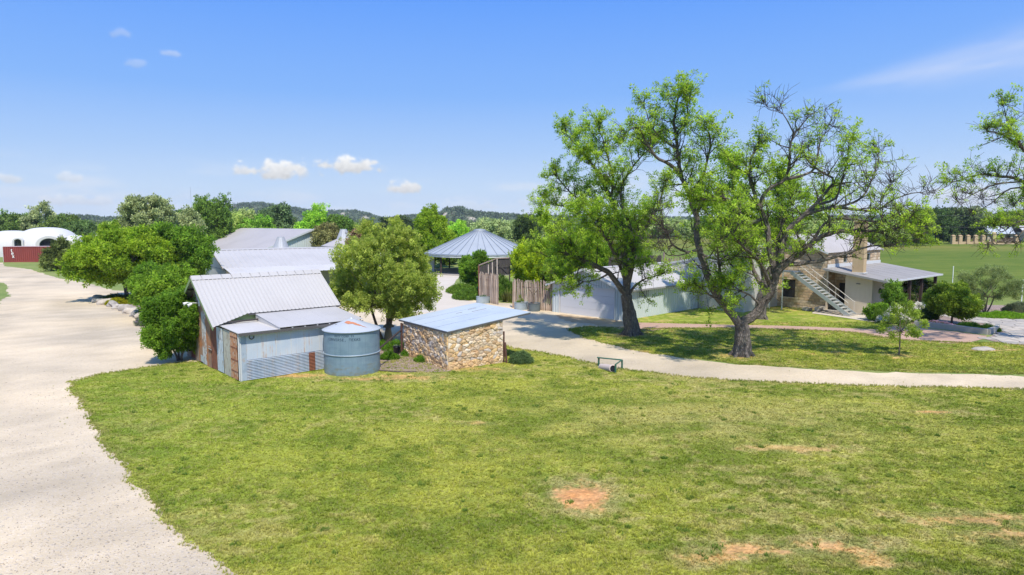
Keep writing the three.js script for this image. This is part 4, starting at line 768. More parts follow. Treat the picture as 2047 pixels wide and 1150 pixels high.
// ---------------------------------------------------------------- round galvanised water tank
{
  const Rr = 1.27, H = 1.98, cv = document.createElement('canvas'); cv.width = 2048; cv.height = 512;
  const g = cv.getContext('2d'), R = rng(8), px = 2048 / (2 * Math.PI * Rr), py = 512 / H;
  g.fillStyle = '#8fa9bb'; g.fillRect(0, 0, 2048, 512);
  for (let i = 0; i < 900; i++) { const x = R() * 2048, y = R() * 512, w = 20 + R() * 120, h = 8 + R() * 60, k = R(); g.fillStyle = k > .55 ? 'rgba(168,190,205,.10)' : k > .2 ? 'rgba(104,134,156,.10)' : 'rgba(130,160,170,.10)'; g.fillRect(x, y, w, h); if (x + w > 2048) g.fillRect(x - 2048, y, w, h); }
  for (let i = 0; i < 260; i++) { g.fillStyle = R() > .5 ? 'rgba(190,205,214,.12)' : 'rgba(90,116,138,.12)'; g.fillRect(R() * 2048, R() * 200, 1 + R() * 4, 60 + R() * 300); }
  for (let i = 0; i < 420; i++) { const x = R() * 2048, y = 512 - Math.pow(R(), 2.2) * 130; g.fillStyle = 'rgba(150,135,95,' + (.05 + R() * .12) + ')'; g.beginPath(); g.ellipse(x, y, 6 + R() * 40, 3 + R() * 16, 0, 0, 7); g.fill(); }
  for (let i = 0; i < 7; i++) { g.fillStyle = 'rgba(70,92,112,.45)'; g.fillRect(i * 292 + 100, 0, 2, 512); }
  g.fillStyle = '#2b4256'; g.textAlign = 'center'; g.textBaseline = 'middle';
  g.font = 'bold ' + Math.round(.105 * py * 1.25) + 'px sans-serif'; g.fillText('BEEY CORP. 11', 1024 - .02 * px, .15 * py);
  g.font = 'bold ' + Math.round(.13 * py * 1.3) + 'px monospace'; g.save(); g.translate(1024 - .06 * px, .31 * py); g.scale(1.02, 1); g.fillText('CONVERSE, TEXAS', 0, 0); g.restore();
  for (let i = 0; i < 240; i++) { g.fillStyle = 'rgba(143,169,187,.5)'; g.fillRect(1024 - .8 * px + R() * 1.6 * px, .08 * py + R() * .3 * py, 2 + R() * 7, 1 + R() * 4); }
  const map = new THREE.CanvasTexture(cv); map.colorSpace = THREE.SRGBColorSpace; map.wrapS = THREE.RepeatWrapping;
  const mat = std({ color: [.74, .74, .74], map, roughness: .45, metalness: .15 });
  const t = thing('water_tank', 'round blue-grey galvanised water tank with cone lid and stencilled lettering', 'water tank', [-7.45, 0, -31.35]);
  const prof = [[Rr, -.02], [Rr, .9], [Rr + .012, .92]].concat([[Rr, .94], [Rr, H]]).map((p) => new THREE.Vector2(...p));
  const wall = new THREE.CylinderGeometry(Rr, Rr, H, 72, 8, true).translate(0, H / 2, 0).rotateY(Math.PI - .03);
  part(t, 'tank_wall', wall, mat, undefined, true);
  part(t, 'hoop', new THREE.TorusGeometry(Rr + .01, .028, 8, 72).rotateX(Math.PI / 2).translate(0, .93, 0), M.galv);
  part(t, 'rim', new THREE.TorusGeometry(Rr + .025, .03, 8, 72).rotateX(Math.PI / 2).translate(0, H, 0), M.galv);
  const lid = part(t, 'lid', [new THREE.ConeGeometry(Rr + .07, .5, 72, 1, true).translate(0, H + .25 + .01, 0), cyl(.1, .06, .06, 0, H + .47, 0, 16)], std({ color: [1, 1, 1], map: M.paleRoof.map, roughness: .5, metalness: .1 }));
  lid.material.color.setRGB(1.0, .94, .88);
  part(lid, 'lid_seam', [0, 1, 2, 3, 4, 5].map((k) => { const a = k * 1.047 + .4; return bar(V(Math.cos(a) * .1, H + .475, Math.sin(a) * .1), V(Math.cos(a) * (Rr + .05), H + .018, Math.sin(a) * (Rr + .05)), .008, 5); }), lid.material);
  const rust = []; { const Rq = rng(3), hAt = (x, z) => H + .515 - Math.hypot(x, z) * .373; for (let i = 0; i < 42; i++) { const k = i / 42, x = -.12 + k * .95 + (Rq() - .5) * .05, z = .42 + k * .16 + (Rq() - .5) * .16 * (1 - k * .8), s = .1 * (1 - k * .85); const P = [0, 1, 2, 3, 4].map((j) => { const a = -j * 1.257 + Rq(), q = s * (.6 + Rq() * .6); const X = x + Math.cos(a) * q * 1.3, Z = z + Math.sin(a) * q; return V(X, hAt(X, Z) + .004 + i * .0001, Z); }); for (let j = 1; j < 4; j++) rust.push(P[0], P[j], P[j + 1]); } }
  part(lid, 'rust_stain', faces(rust), std({ color: [.50, .20, .10], roughness: .9 }));
  part(lid, 'vent_pipe', [cyl(.03, .03, .07, -.62, H + .19, .35, 10)], M.darkTrim);
}

// ---------------------------------------------------------------- small stone store with a flat pale metal roof
function rubble(bag, width, topAt, place, seed, cw, ch) {   // irregular stones filling 0..width by 0..topAt(s)
  const R = rng(seed), sites = [], rows = Math.round(2.4 / ch);
  for (let r = 0; r < rows; r++) for (let c = 0; c < width / cw; c++) { const s = (c + .5 + (R() - .5) * .75 + (r % 2) * .5) * cw, h = (r + .5 + (R() - .5) * .7) * ch; if (s > -.05 && s < width + .05 && h < topAt(s) + .05 && R() > .16) sites.push([s, h]); }
  for (const [s, h] of sites) {
    let poly = [[0, 0], [width, 0], [width, topAt(width)], [0, topAt(0)]];
    for (const [q, k] of sites) {
      const dx = q - s, dy = (k - h) * 1.55; if ((dx === 0 && dy === 0) || Math.hypot(dx, dy) > 1.3) continue;
      const mx = (s + q) / 2, my = (h + k) / 2, f = (p) => -((p[0] - mx) * dx + (p[1] - my) * 1.55 * dy);
      const out = []; for (let i = 0; i < poly.length; i++) { const a = poly[i], b = poly[(i + 1) % poly.length], fa = f(a), fb = f(b); if (fa >= 0) out.push(a); if ((fa > 0 && fb < 0) || (fa < 0 && fb > 0)) { const t = fa / (fa - fb); out.push([a[0] + (b[0] - a[0]) * t, a[1] + (b[1] - a[1]) * t]); } }
      poly = out; if (poly.length < 3) break;
    }
    if (poly.length < 3) continue;
    const cx = poly.reduce((a, p) => a + p[0], 0) / poly.length, cy = poly.reduce((a, p) => a + p[1], 0) / poly.length;
    const at = (k, d, jit) => poly.map((p) => place(cx + (p[0] - cx) * k + (R() - .5) * jit, cy + (p[1] - cy) * k + (R() - .5) * jit, d));
    const out = .035 + R() * .05, base = at(.985, -.02, .006), edge = at(.95, out * .75, .018), face = at(.8, out, .035), mid = place(cx, cy, out + .012), T = [];
    for (let i = 0; i < poly.length; i++) { const j = (i + 1) % poly.length; T.push(base[i], base[j], edge[j], base[i], edge[j], edge[i], edge[i], edge[j], face[j], edge[i], face[j], face[i], face[i], face[j], mid); }
    const m = R(), area = Math.abs(poly.reduce((q, p, i) => q + p[0] * poly[(i + 1) % poly.length][1] - p[1] * poly[(i + 1) % poly.length][0], 0));
    bag.push([area, faces(T), M.stones[cy < .35 ? [3, 0, 0, 3, 5][Math.floor(m * 5)] : Math.floor(m * M.stones.length)]]);
  }
}
{
  const t = thing('stone_store', 'small rubble stone outbuilding with a flat pale blue metal roof', 'stone hut', [-2.98, 0, -31.36], .611);
  const A = 3.06, B = 4.6, hAt = (u, v) => 1.84 + u * .113 - v * .008;
  const wall = part(t, 'wall', [wallU([[0, -.05], [A, -.05], [A, hAt(A, 0) - .06], [0, hAt(0, 0) - .06]], .02, .3), wallV([[.32, -.05], [B, -.05], [B, hAt(0, B) - .06], [.32, hAt(0, .32) - .06]], .02, .3), wallV([[.32, -.05], [B, -.05], [B, hAt(A, B) - .06], [.32, hAt(A, .3) - .06]], A - .3, .3), wallU([[.32, -.05], [A - .3, -.05], [A - .3, hAt(A, B) - .08], [.32, hAt(0, B) - .08]], B - .3, .3)], M.mortar);
  const bag = [];
  rubble(bag, A, (s) => hAt(s, 0) - .07, (s, h, d) => L(s, h, -d + .01), 21, .26, .115);
  rubble(bag, B, (s) => hAt(0, B - s) - .07, (s, h, d) => L(-d + .01, h, B - s), 22, .26, .118);
  bag.sort((a, b) => b[0] - a[0]); bag.slice(0, 290).forEach(([, g, m]) => part(wall, 'stone', g, m));
  if (bag.length > 290) part(wall, 'small_stones', bag.slice(290).map((q) => q[1]), M.stones[1]).userData.kind = 'stuff';
  part(t, 'roof', [slab(L(-.1, hAt(-.1, -.1) + .04, -.12), L(4.7, hAt(4.7, -.1) + .04, -.12), L(4.7, hAt(4.7, 5) + .04, 5), L(-.1, hAt(-.1, 5) + .04, 5), .025)], M.paleRoof);
  part(t, 'roof_seam', [1.25, 2.55, 3.8].map((v) => beam(L(-.08, hAt(0, v) + .045, v), L(4.68, hAt(4.7, v) + .045, v), .02, .012)), M.paleRoof);
  for (const [u, v, w] of [[3.1, 2.9, .9], [3.3, 3.6, .5], [2.4, 3.3, .35]]) part(t, 'grey_strip', beam(L(u, hAt(u, v) + .047, v), L(u + w, hAt(u + w, v) + .047, v), .05, .014), M.greyTrim);  // three short grey strips lying on the roof sheet
  part(t, 'fascia', [beam(L(-.08, hAt(-.1, 0) - .02, -.1), L(4.68, hAt(4.7, 0) - .02, -.1), .03, .09), beam(L(-.08, hAt(0, 0) - .02, -.1), L(-.08, hAt(0, 5) - .02, 4.98), .03, .09), beam(L(4.68, hAt(4.7, 0) - .02, -.1), L(4.68, hAt(4.7, 5) - .02, 4.98), .03, .09)], M.darkTrim);
  part(t, 'roof_prop', [bar(L(3.16, 0, .02), L(3.16, 1.55, .02), .045, 8)], M.iron); part(t, 'roof_prop', [bar(L(3.2, 0, -.16), L(3.22, 1.0, .0), .05, 8)], M.iron);
  part(t, 'roof_prop', [bar(L(4.55, 0, 4.8), L(4.55, 2.25, 4.8), .05, 8)], M.iron);
  part(t, 'corner_post', [bar(L(-.12, 0, B + .05), L(-.12, 1.68, B + .05), .06, 8)], M.iron);
}
{
  const t = thing('downpipe', 'dark slanting pipe from the stone hut roof down to the water tank', 'pipe', [0, 0, 0]);
  part(t, 'pipe_run', bar(V(-5.75, 1.32, -35.2), V(-6.25, .98, -31.55), .045, 8), M.darkPost);
  part(t, 'pipe_end', [bar(V(-5.75, 1.32, -35.2), V(-5.72, 1.62, -35.3), .045, 8), bar(V(-6.25, .98, -31.55), V(-6.24, .7, -31.5), .05, 8)], M.darkPost);
}

// ---------------------------------------------------------------- garage
{
  const t = thing('garage', 'pale ribbed metal garage with a wide grey roll door behind the left big tree', 'garage', [7.75, 0, -47.2], .779);
  const W = 6.61, D = 9.9, RH = 3.5, EH = 2.24, OV = .34, F = -.42;
  const hAt = (v) => RH - Math.abs(v - W / 2) / (W / 2) * (RH - EH);
  part(t, 'roof', [ribbed(L(F, hAt(-OV), -OV), L(D + .05, hAt(-OV), -OV), L(D + .05, RH, W / 2), L(F, RH, W / 2), 46, .025), ribbed(L(D + .05, hAt(W + OV), W + OV), L(F, hAt(W + OV), W + OV), L(F, RH, W / 2), L(D + .05, RH, W / 2), 46, .025)], M.whiteRoof);
  part(t, 'ridge_cap', [slab(L(F, RH - .03, W / 2 - .22), L(D, RH - .03, W / 2 - .22), L(D, RH + .04, W / 2), L(F, RH + .04, W / 2), .01), slab(L(D, RH - .03, W / 2 + .22), L(F, RH - .03, W / 2 + .22), L(F, RH + .04, W / 2), L(D, RH + .04, W / 2), .01)], M.whiteRoof);
  part(t, 'side_wall', ribbed(L(.02, 0, -.02), L(D, 0, -.02), L(D, hAt(0) - .05, -.02), L(.02, hAt(0) - .05, -.02), 38, .04, 'box'), M.garageWall);
  part(t, 'side_wall', ribbed(L(D, 0, W + .02), L(.02, 0, W + .02), L(.02, hAt(W) - .05, W + .02), L(D, hAt(W) - .05, W + .02), 50, .022, 'box'), M.garageWall);
  part(t, 'wall_core', [wallV([[0.01, 0], [W - .01, 0], [W - .01, hAt(W) - .08], [W / 2, RH - .08], [.01, hAt(0) - .08]], .06, .05, [[.75, 0.001, 5.9, 2.1]].map((q) => [q[0], .002, q[2], q[3]])), wallU([[.1, 0], [D, 0], [D, 2.1], [.1, 2.1]], .01, .05), wallU([[.1, 0], [D, 0], [D, 2.1], [.1, 2.1]], W - .06, .05), wallV([[.08, 0], [W - .1, 0], [W - .1, hAt(W) - .1], [W / 2, RH - .1], [.08, hAt(0) - .1]], D - .06, .05)], M.whiteWall);
  const fr = (v0, v1, h0, h1a, h1b) => ribbed(L(-.01, h0, v1), L(-.01, h0, v0), L(-.01, h1a, v0), L(-.01, h1b, v1), Math.max(1, Math.round((v1 - v0) / .24)), .035, 'box');
  part(t, 'front_wall', [fr(0, .75, 0, hAt(0) - .06, hAt(.75) - .06), fr(5.9, W, 0, hAt(5.9) - .06, hAt(W) - .06), fr(.75, W / 2, 2.1, hAt(.75) - .06, RH - .06), fr(W / 2, 5.9, 2.1, RH - .06, hAt(5.9) - .06)], M.garageWall);
  for (let k = 0; k < 4; k++) part(t, 'door_panel', box(.04, .515, 5.13, .07, .265 + k * .523, -3.325), M.garageDoor);
  part(t, 'door_frame', [box(.06, 2.12, .07, -.02, 1.05, -.72), box(.06, 2.12, .07, -.02, 1.05, -5.93), box(.06, .08, 5.28, -.02, 2.13, -3.325)], M.trim);
  part(t, 'rake_trim', [beam(L(F, RH - .05, W / 2), L(F, hAt(-OV) - .05, -OV), .04, .14), beam(L(F, RH - .05, W / 2), L(F, hAt(W + OV) - .05, W + OV), .04, .14)], M.trim);
  part(t, 'eave_trim', [beam(L(F, hAt(-OV) - .05, -OV), L(D, hAt(-OV) - .05, -OV), .03, .12)], M.greyTrim);
  for (const u of [1.62, 7.35]) {
    const w = part(t, 'window', [box(1.36, .03, .06, u + .68, 1.51, .05), box(1.36, .03, .06, u + .68, 2.0, .05), box(.04, .52, .06, u, 1.755, .05), box(.04, .52, .06, u + 1.36, 1.755, .05), box(.04, .46, .05, u + .68, 1.755, .045)], M.trim);
    part(w, 'pane', box(.63, .45, .02, u + .35, 1.755, .032), M.glass); part(w, 'pane', box(.63, .45, .02, u + 1.01, 1.755, .032), std({ color: [.10, .10, .105], roughness: .2 }));
  }
}
// white metal barn standing behind the garage
{
  const t = thing('white_barn', 'tall plain white metal barn wall behind the garage, stained at its foot', 'barn', [7.75, 0, -47.2], .779);
  const U = 10.0, hAt = (v) => 4.0 - v * .2;
  part(t, 'gable_wall', ribbed(L(U, 0, 4.2), L(U, 0, -3.9), L(U, hAt(-3.9), -3.9), L(U, hAt(4.2), 4.2), 26, .012, 'box'), std({ color: [1, 1, 1], map: M.whiteWall.map, roughness: .65 }));
  part(t, 'wall', [wallU([[U, 0], [U + 9, 0], [U + 9, hAt(4.2)], [U, hAt(4.2)]], 4.15, .05), wallU([[U, 0], [U + 6, 0], [U + 6, hAt(-3.9)], [U, hAt(-3.9)]], -3.9, .05)], M.whiteWall);
  part(t, 'roof', [ribbed(L(U + 9, hAt(4.4) + .05, 4.4), L(U - .1, hAt(4.4) + .05, 4.4), L(U - .1, hAt(-4) + .05, -4), L(U + 9, hAt(-4) + .05, -4), 30, .025)], M.whiteRoofOld);
  part(t, 'edge_trim', [beam(L(U - .06, hAt(4.4), 4.4), L(U - .06, hAt(-4), -4), .06, .1)], M.trim);
  part(t, 'corner_strip', box(.03, 3.9, .18, U - .02, 1.95, -.6), M.whiteRoof);
}

// ---------------------------------------------------------------- stone house with porch
{
  const t = thing('stone_house', 'two storey stone house with metal roof, tall chimney and covered porch', 'house', [24.3, 0, -52.4], .70);
  const D = 6.4, RV = 3.2, RH = 5.85, EH = 4.55, W = 9.5;
  const hAt = (v) => RH - Math.abs(v - RV) / RV * (RH - EH);
  part(t, 'gable_wall', wallV([[0, 0], [D, 0], [D, hAt(D) - .1], [RV, RH - .1], [0, hAt(0) - .1]], 0, .4, [[2.55, .8, 3.7, 2.25]]), M.blockStone);
  part(t, 'front_wall', wallU([[.4, 0], [W, 0], [W, EH - .08], [.4, EH - .08]], 0, .4, [[2.6, 3.62, 3.3, 4.25], [6.9, 3.62, 7.6, 4.25], [1.9, .05, 2.8, 2.1]]), M.blockStone);
  part(t, 'rear_wall', [wallU([[.4, 0], [W, 0], [W, EH - .08], [.4, EH - .08]], D - .4, .4), wallV([[.4, 0], [D - .4, 0], [D - .4, EH - .1], [RV, RH - .1], [.4, EH - .1]], W - .4, .4)], M.blockStone);
  part(t, 'roof', [ribbed(L(-.35, hAt(-.14), -.14), L(W + .35, hAt(-.14), -.14), L(W + .35, RH, RV), L(-.35, RH, RV), 30, .025), ribbed(L(W + .35, hAt(D + .4), D + .4), L(-.35, hAt(D + .4), D + .4), L(-.35, RH, RV), L(W + .35, RH, RV), 30, .025)], M.greyRoof);
  part(t, 'rake_trim', [beam(L(-.33, RH - .05, RV), L(-.33, hAt(-.14) - .05, -.14), .04, .14), beam(L(-.33, RH - .05, RV), L(-.33, hAt(D + .4) - .05, D + .4), .04, .14), beam(L(W + .33, RH - .05, RV), L(W + .33, hAt(-.14) - .05, -.14), .04, .14)], M.trim);
  const win = (f, pane, frame) => { const w = part(t, 'window', frame, f); part(w, 'pane', pane, M.glass); };
  for (const u of [2.6, 6.9]) win(M.steel, box(.66, .6, .03, u + .35, 3.935, -.12), [box(.06, .63, .08, u + .03, 3.935, -.08), box(.06, .63, .08, u + .67, 3.935, -.08), box(.7, .06, .08, u + .35, 4.22, -.08), box(.7, .06, .08, u + .35, 3.65, -.08)]);
  { const w = part(t, 'window', [box(.08, 1.5, .07, .1, 1.525, -2.58), box(.08, 1.5, .07, .1, 1.525, -3.67), box(.08, .07, 1.15, .1, 2.22, -3.125), box(.08, .05, 1.1, .1, 1.5, -3.125)], M.darkPost); part(w, 'pane', box(.03, .68, 1.05, .14, 1.14, -3.125), M.glass); part(w, 'pane', box(.03, .68, 1.05, .14, 1.86, -3.125), M.glass); part(w, 'sill', box(.14, .08, 1.3, .03, .77, -3.125), M.plaster); }
  part(t, 'door', [box(.86, 2.05, .06, 2.35, 1.07, -.1)], M.darkPost);
  // porch roof falling to the right, posts, plastered room at its near corner
  const pH = (v) => 3.35 + v * .148, PU = 9.9, PV = -4.66;
  part(t, 'porch_roof', slab(L(-.75, pH(PV), PV), L(PU, pH(PV), PV), L(PU, pH(0), -.01), L(-.75, pH(0), -.01), .06), M.porchRoof);
  part(t, 'roof_lap', [1.4, 2.75, 4.1, 5.45, 6.8, 8.2].map((u) => beam(L(u, pH(PV) + .004, PV + .01), L(u, pH(0) + .004, -.03), .03, .012)), M.porchRoof);
  part(t, 'flashing', box(W + .2, .26, .02, W / 2, 3.47, .02), M.trim);
  part(t, 'gutter', beam(L(-.8, pH(PV) - .06, PV - .03), L(PU + .05, pH(PV) - .06, PV - .03), .1, .12), M.trim);
  part(t, 'fascia', [beam(L(-.77, pH(PV) - .08, PV), L(-.77, pH(0) - .08, 0), .04, .14), beam(L(PU, pH(PV) - .08, PV), L(PU, pH(0) - .08, 0), .04, .14)], M.greyTrim);
  for (const u of [4.0, 6.35, 9.3]) part(t, 'post', box(.2, pH(-4.4) - .1, .2, u, (pH(-4.4) - .1) / 2, 4.4), M.darkPost);
  part(t, 'porch_floor', box(PU + .6, .12, 5.2, PU / 2 - .2, .06, 2.6), M.concrete);
  part(t, 'low_wall', [box(.22, .75, .9, 2.2, .49, 4.1), box(6.9, .55, .2, 5.9, .39, 4.72)], std({ color: [.22, .25, .29], roughness: .9 }));
  const w0 = -.3, w1 = 1.9, wa = -1.5, wb = -3.45;
  part(t, 'plaster_room', [wallV([[wb, .1], [wa, .1], [wa, pH(wa) - .07], [wb, pH(wb) - .07]], w0, .2), wallU([[w0 + .2, .1], [w1, .1], [w1, pH(wb) - .09], [w0 + .2, pH(wb) - .09]], wb, .2), wallU([[w0 + .2, .1], [w1, .1], [w1, pH(wa) - .09], [w0 + .2, pH(wa) - .09]], wa - .2, .2), wallV([[wb + .2, .1], [wa - .2, .1], [wa - .2, pH(wa) - .1], [wb + .2, pH(wb) - .1]], w1 - .2, .2)], M.plaster);
  part(t, 'recess_wall', wallV([[-1.5, .1], [0, .1], [0, pH(0) - .1], [-1.5, pH(-1.5) - .1]], 1.25, .15, [[-1.05, .12, -.35, 2.15]]), M.blockStone);
  part(t, 'side_door', box(.05, 2.0, .68, 1.33, 1.13, .7), M.black);
  part(t, 'vent', [box(.05, .06, .3, w0 - .01, 2.3, 2.45)], M.darkTrim);
  part(t, 'wall_lamp', [box(.3, .3, .22, 1.0, 1.75, 3.56), box(.06, .06, .12, 1.0, 1.95, 3.5)], M.black);
  part(t, 'corner_post', box(.12, 3.2, .12, -.08, 1.6, .06), M.plaster);
  const ch = part(t, 'chimney', [wallV([[-2.5, 2.6], [-1.68, 2.6], [-1.68, 6.85], [-2.5, 6.85]], .3, .5)], M.sandPlaster);
  part(ch, 'chimney_cap', box(.6, .1, .92, .55, 6.9, 2.09), M.sandPlaster); part(ch, 'flashing', box(.66, .08, .98, .55, pH(-2.1) + .02, 2.09), M.trim);
}
{
  const t = thing('outdoor_stair', 'steel outdoor staircase with white handrails against the stone house', 'staircase', [24.3, 0, -52.4], .70);
  const v0 = -2.55, v1 = 1.95, h1 = 3.0, n = 16, ua = -1.9, ub = -.85, at = (k, dy = 0) => [lerp(v0, v1, k), lerp(0, h1, k) + dy];
  for (const u of [ua, ub]) part(t, 'stringer', beam(L(u, at(0)[1] + .05, v0), L(u, h1 - .02, v1), .06, .27), M.steel);
  for (let k = 0; k < n; k++) { const [v, h] = at((k + .55) / n); part(t, 'step', box(ub - ua - .06, .05, .27, (ua + ub) / 2, h + .07, -v), M.tread); }
  for (const u of [ua, ub]) {
    part(t, 'handrail', [bar(L(u, at(0)[1] + .98, v0 + .05), L(u, h1 + .98, v1), .022), bar(L(u, h1 + .98, v1), L(u, h1 + .98, 3.6), .022)], M.rail);
    for (const k of [.02, .33, .66, 1]) part(t, 'rail_post', bar(L(u, at(k)[1], at(k)[0]), L(u, at(k)[1] + .98, at(k)[0]), .014), M.rail);
  }
  part(t, 'landing', box(1.1, .08, 1.75, (ua + ub) / 2, h1, -(v1 + .86)), M.tread);
  for (const v of [2.6, 3.65]) part(t, 'landing_post', bar(L(ua, 0, v), L(ua, h1, v), .045, 8), M.white);
  part(t, 'foot_block', [box(1.3, .1, .5, (ua + ub) / 2, .07, -v0 - .1), box(.9, .3, .4, -.6, .2, -.2), box(.6, .22, .5, -1.0, .14, -1.0)], M.concrete);
}

// ---------------------------------------------------------------- pavilion
{
  const R0 = 7.4, E = 2.62, A = 5.9, t = thing('round_pavilion', 'open round pavilion with a blue-grey standing seam cone roof', 'pavilion', [-4.4, 0, -93]), N = 36;
  const P = (r, y, k) => V(Math.cos(k / N * 6.2832) * r, y, Math.sin(k / N * 6.2832) * r), hR = (r) => A - (r / R0) * (A - E);
  for (let k = 0; k < N; k++) {
    part(t, 'roof_panel', slab(P(R0 + .2, hR(R0 + .2), k + 1), P(R0 + .2, hR(R0 + .2), k), P(.75, hR(.75), k), P(.75, hR(.75), k + 1), .03), M.pavRoof);
    part(t, 'roof_seam', beam(P(R0 + .2, hR(R0 + .2) + .03, k), P(.75, hR(.75) + .03, k), .05, .07), M.pavSeam);
  }
  part(t, 'roof_cap', [cyl(.85, .8, .16, 0, hR(.8) + .02, 0, 24), new THREE.ConeGeometry(.82, .1, 24).translate(0, hR(.8) + .23, 0)], M.pavRoof);
  part(t, 'fascia', [cyl(R0 + .1, R0 + .1, .3, 0, E - .36, 0, 72, true)], M.trim); part(t, 'ring_beam', [new THREE.TorusGeometry(R0 + .05, .08, 6, 72).rotateX(Math.PI / 2).translate(0, E - .02, 0)], M.pavSeam);
  for (const a of [3.10, 1.57, 0, 4.71]) part(t, 'pillar', box(.95, E - .2, .7, Math.cos(a) * (R0 - .75), (E - .2) / 2, Math.sin(a) * (R0 - .75)), M.whitePlaster);
  for (const a of [3.32, 2.3, 4.0, 5.4, .8]) part(t, 'post', box(.18, E - .1, .18, Math.cos(a) * (R0 - .3), (E - .1) / 2, Math.sin(a) * (R0 - .3)), M.darkPost);
  for (let k = 0; k < 12; k++) part(t, 'rafter', beam(P(R0, hR(R0) - .14, k * 3), P(.6, hR(.6) - .14, k * 3), .12, .2), M.darkPost);
  part(t, 'floor', cyl(R0 + .2, R0 + .2, .1, 0, 0, 0, 64), std({ color: [.34, .31, .28], roughness: .9 }));
}

// ---------------------------------------------------------------- barns to the left
{
  const t = thing('long_barn', 'long low white roofed barn behind the rusty shed', 'barn', [-30.4, 0, -69.0], .6), RH = 4.0, W = 17.5;
  const hF = (v) => RH + v * .30, hB = (v) => RH - v * .30;   // here v is measured from the ridge
  part(t, 'roof', [ribbed(L(0, hF(-5.2), -5.2), L(W, hF(-5.2), -5.2), L(W, RH, 0), L(0, RH, 0), 34, .03), ribbed(L(W, hB(5.4), 5.4), L(0, hB(5.4), 5.4), L(0, RH, 0), L(W, RH, 0), 34, .03)], M.whiteRoof);
  part(t, 'lower_roof', ribbed(L(.1, 2.06, -8.3), L(W, 2.06, -8.3), L(W, 2.46, -5.1), L(.1, 2.46, -5.1), 34, .03), M.whiteRoofOld);
  part(t, 'ridge_cap', [slab(L(-.02, RH - .04, -.3), L(W, RH - .04, -.3), L(W, RH + .05, 0), L(-.02, RH + .05, 0), .01), slab(L(W, RH - .04, .3), L(-.02, RH - .04, .3), L(-.02, RH + .05, 0), L(W, RH + .05, 0), .01)], M.whiteRoof);
  part(t, 'gable_wall', wallV([[-5, 0], [5.1, 0], [5.1, hB(5.1) - .12], [0, RH - .12], [-5, hF(-5) - .12]], .35, .1), M.whiteWall);
  part(t, 'wall', [wallU([[.45, 0], [W - .2, 0], [W - .2, 2.4], [.45, 2.4]], -5, .1), wallU([[.45, 0], [W - .2, 0], [W - .2, 2.4], [.45, 2.4]], 5, .1), wallV([[-5, 0], [5.1, 0], [5.1, 2.4], [0, RH - .12], [-5, 2.4]], W - .3, .1)], M.whiteWall);
  part(t, 'rake_board', [beam(L(0, RH - .08, 0), L(0, hB(5.4) - .08, 5.4), .05, .16), beam(L(0, RH - .08, 0), L(0, hF(-5.2) - .08, -5.2), .05, .12)], std({ color: [.42, .36, .27], roughness: .8 }));
  part(t, 'wall_band', box(.03, .05, 10, .33, 2.2, 0), M.greyTrim);
  part(t, 'post', [0, .33, .66, 1].map((k) => box(.14, 2.0, .14, .3 + k * (W - .6), 1, 8.1)), M.darkPost);
}
{
  const t = thing('grey_barn', 'big grey roofed barn with ribbed white gable behind the long barn', 'barn', [-38.1, 0, -115], .9), RH = 5.45, W = 11;
  const hAt = (u) => RH - Math.abs(u - 5.5) * .335;
  part(t, 'roof', [slab(L(-5.5, hAt(-5.5), 32), L(-5.5, hAt(-5.5), -.4), L(5.5, RH, -.4), L(5.5, RH, 32), .1), slab(L(11.4, hAt(11.4), -.4), L(11.4, hAt(11.4), 32), L(5.5, RH, 32), L(5.5, RH, -.4), .1)], M.greyRoof);
  part(t, 'gable_wall', [ribbed(L(-5.2, 0, 0), L(5.5, 0, 0), L(5.5, RH - .15, 0), L(-5.2, hAt(-5.2) - .15, 0), 30, .05, 'box'), ribbed(L(5.5, 0, 0), L(W, 0, 0), L(W, hAt(W) - .15, 0), L(5.5, RH - .15, 0), 15, .05, 'box')], M.garageWall);
  part(t, 'rake_trim', [beam(L(5.5, RH - .05, -.42), L(-5.5, hAt(-5.5) - .05, -.42), .06, .3), beam(L(5.5, RH - .05, -.42), L(11.4, hAt(11.4) - .05, -.42), .06, .3)], M.trim);
  part(t, 'wall', [wallV([[.2, 0], [31.5, 0], [31.5, 1.7], [.2, 1.7]], -5.2, .1), wallV([[.2, 0], [31.5, 0], [31.5, 3.4], [.2, 3.4]], W - .1, .1)], M.whiteWall);
}
function coneHut(label, [x, z], capY, r) {
  const t = thing('cone_roof_hut', label, 'hut', [x, 0, z]);
  part(t, 'roof', [new THREE.CylinderGeometry(.95, r, 1.0, 40, 1, true).translate(0, capY - 1.88, 0)], M.greyRoof); part(t, 'vent_hood', [new THREE.CylinderGeometry(.42, 1.0, 1.4, 28, 1, true).translate(0, capY - .7, 0), new THREE.CylinderGeometry(.43, .43, .06, 28).translate(0, capY, 0)], M.hood);
  for (let k = 0; k < 14; k++) { const a = k / 14 * 6.283; part(t, 'hood_rib', bar(V(Math.cos(a) * 1.0, capY - 1.4, Math.sin(a) * 1.0), V(Math.cos(a) * .43, capY, Math.sin(a) * .43), .03, 4), M.hood); }
  part(t, 'wall', cyl(r - .4, r - .4, capY - 2.38, 0, 0, 0, 40, true), M.whiteWall); part(t, 'eave_ring', new THREE.TorusGeometry(r, .05, 6, 40).rotateX(Math.PI / 2).translate(0, capY - 2.38, 0), M.greyTrim);
}
coneHut('round hut with a flared metal vent hood between the two barns', [-31.1, -92], 4.72, 5.4);
coneHut('round hut whose flared metal vent hood shows right of the grey barn', [-24.6, -100], 5.65, 3.2);

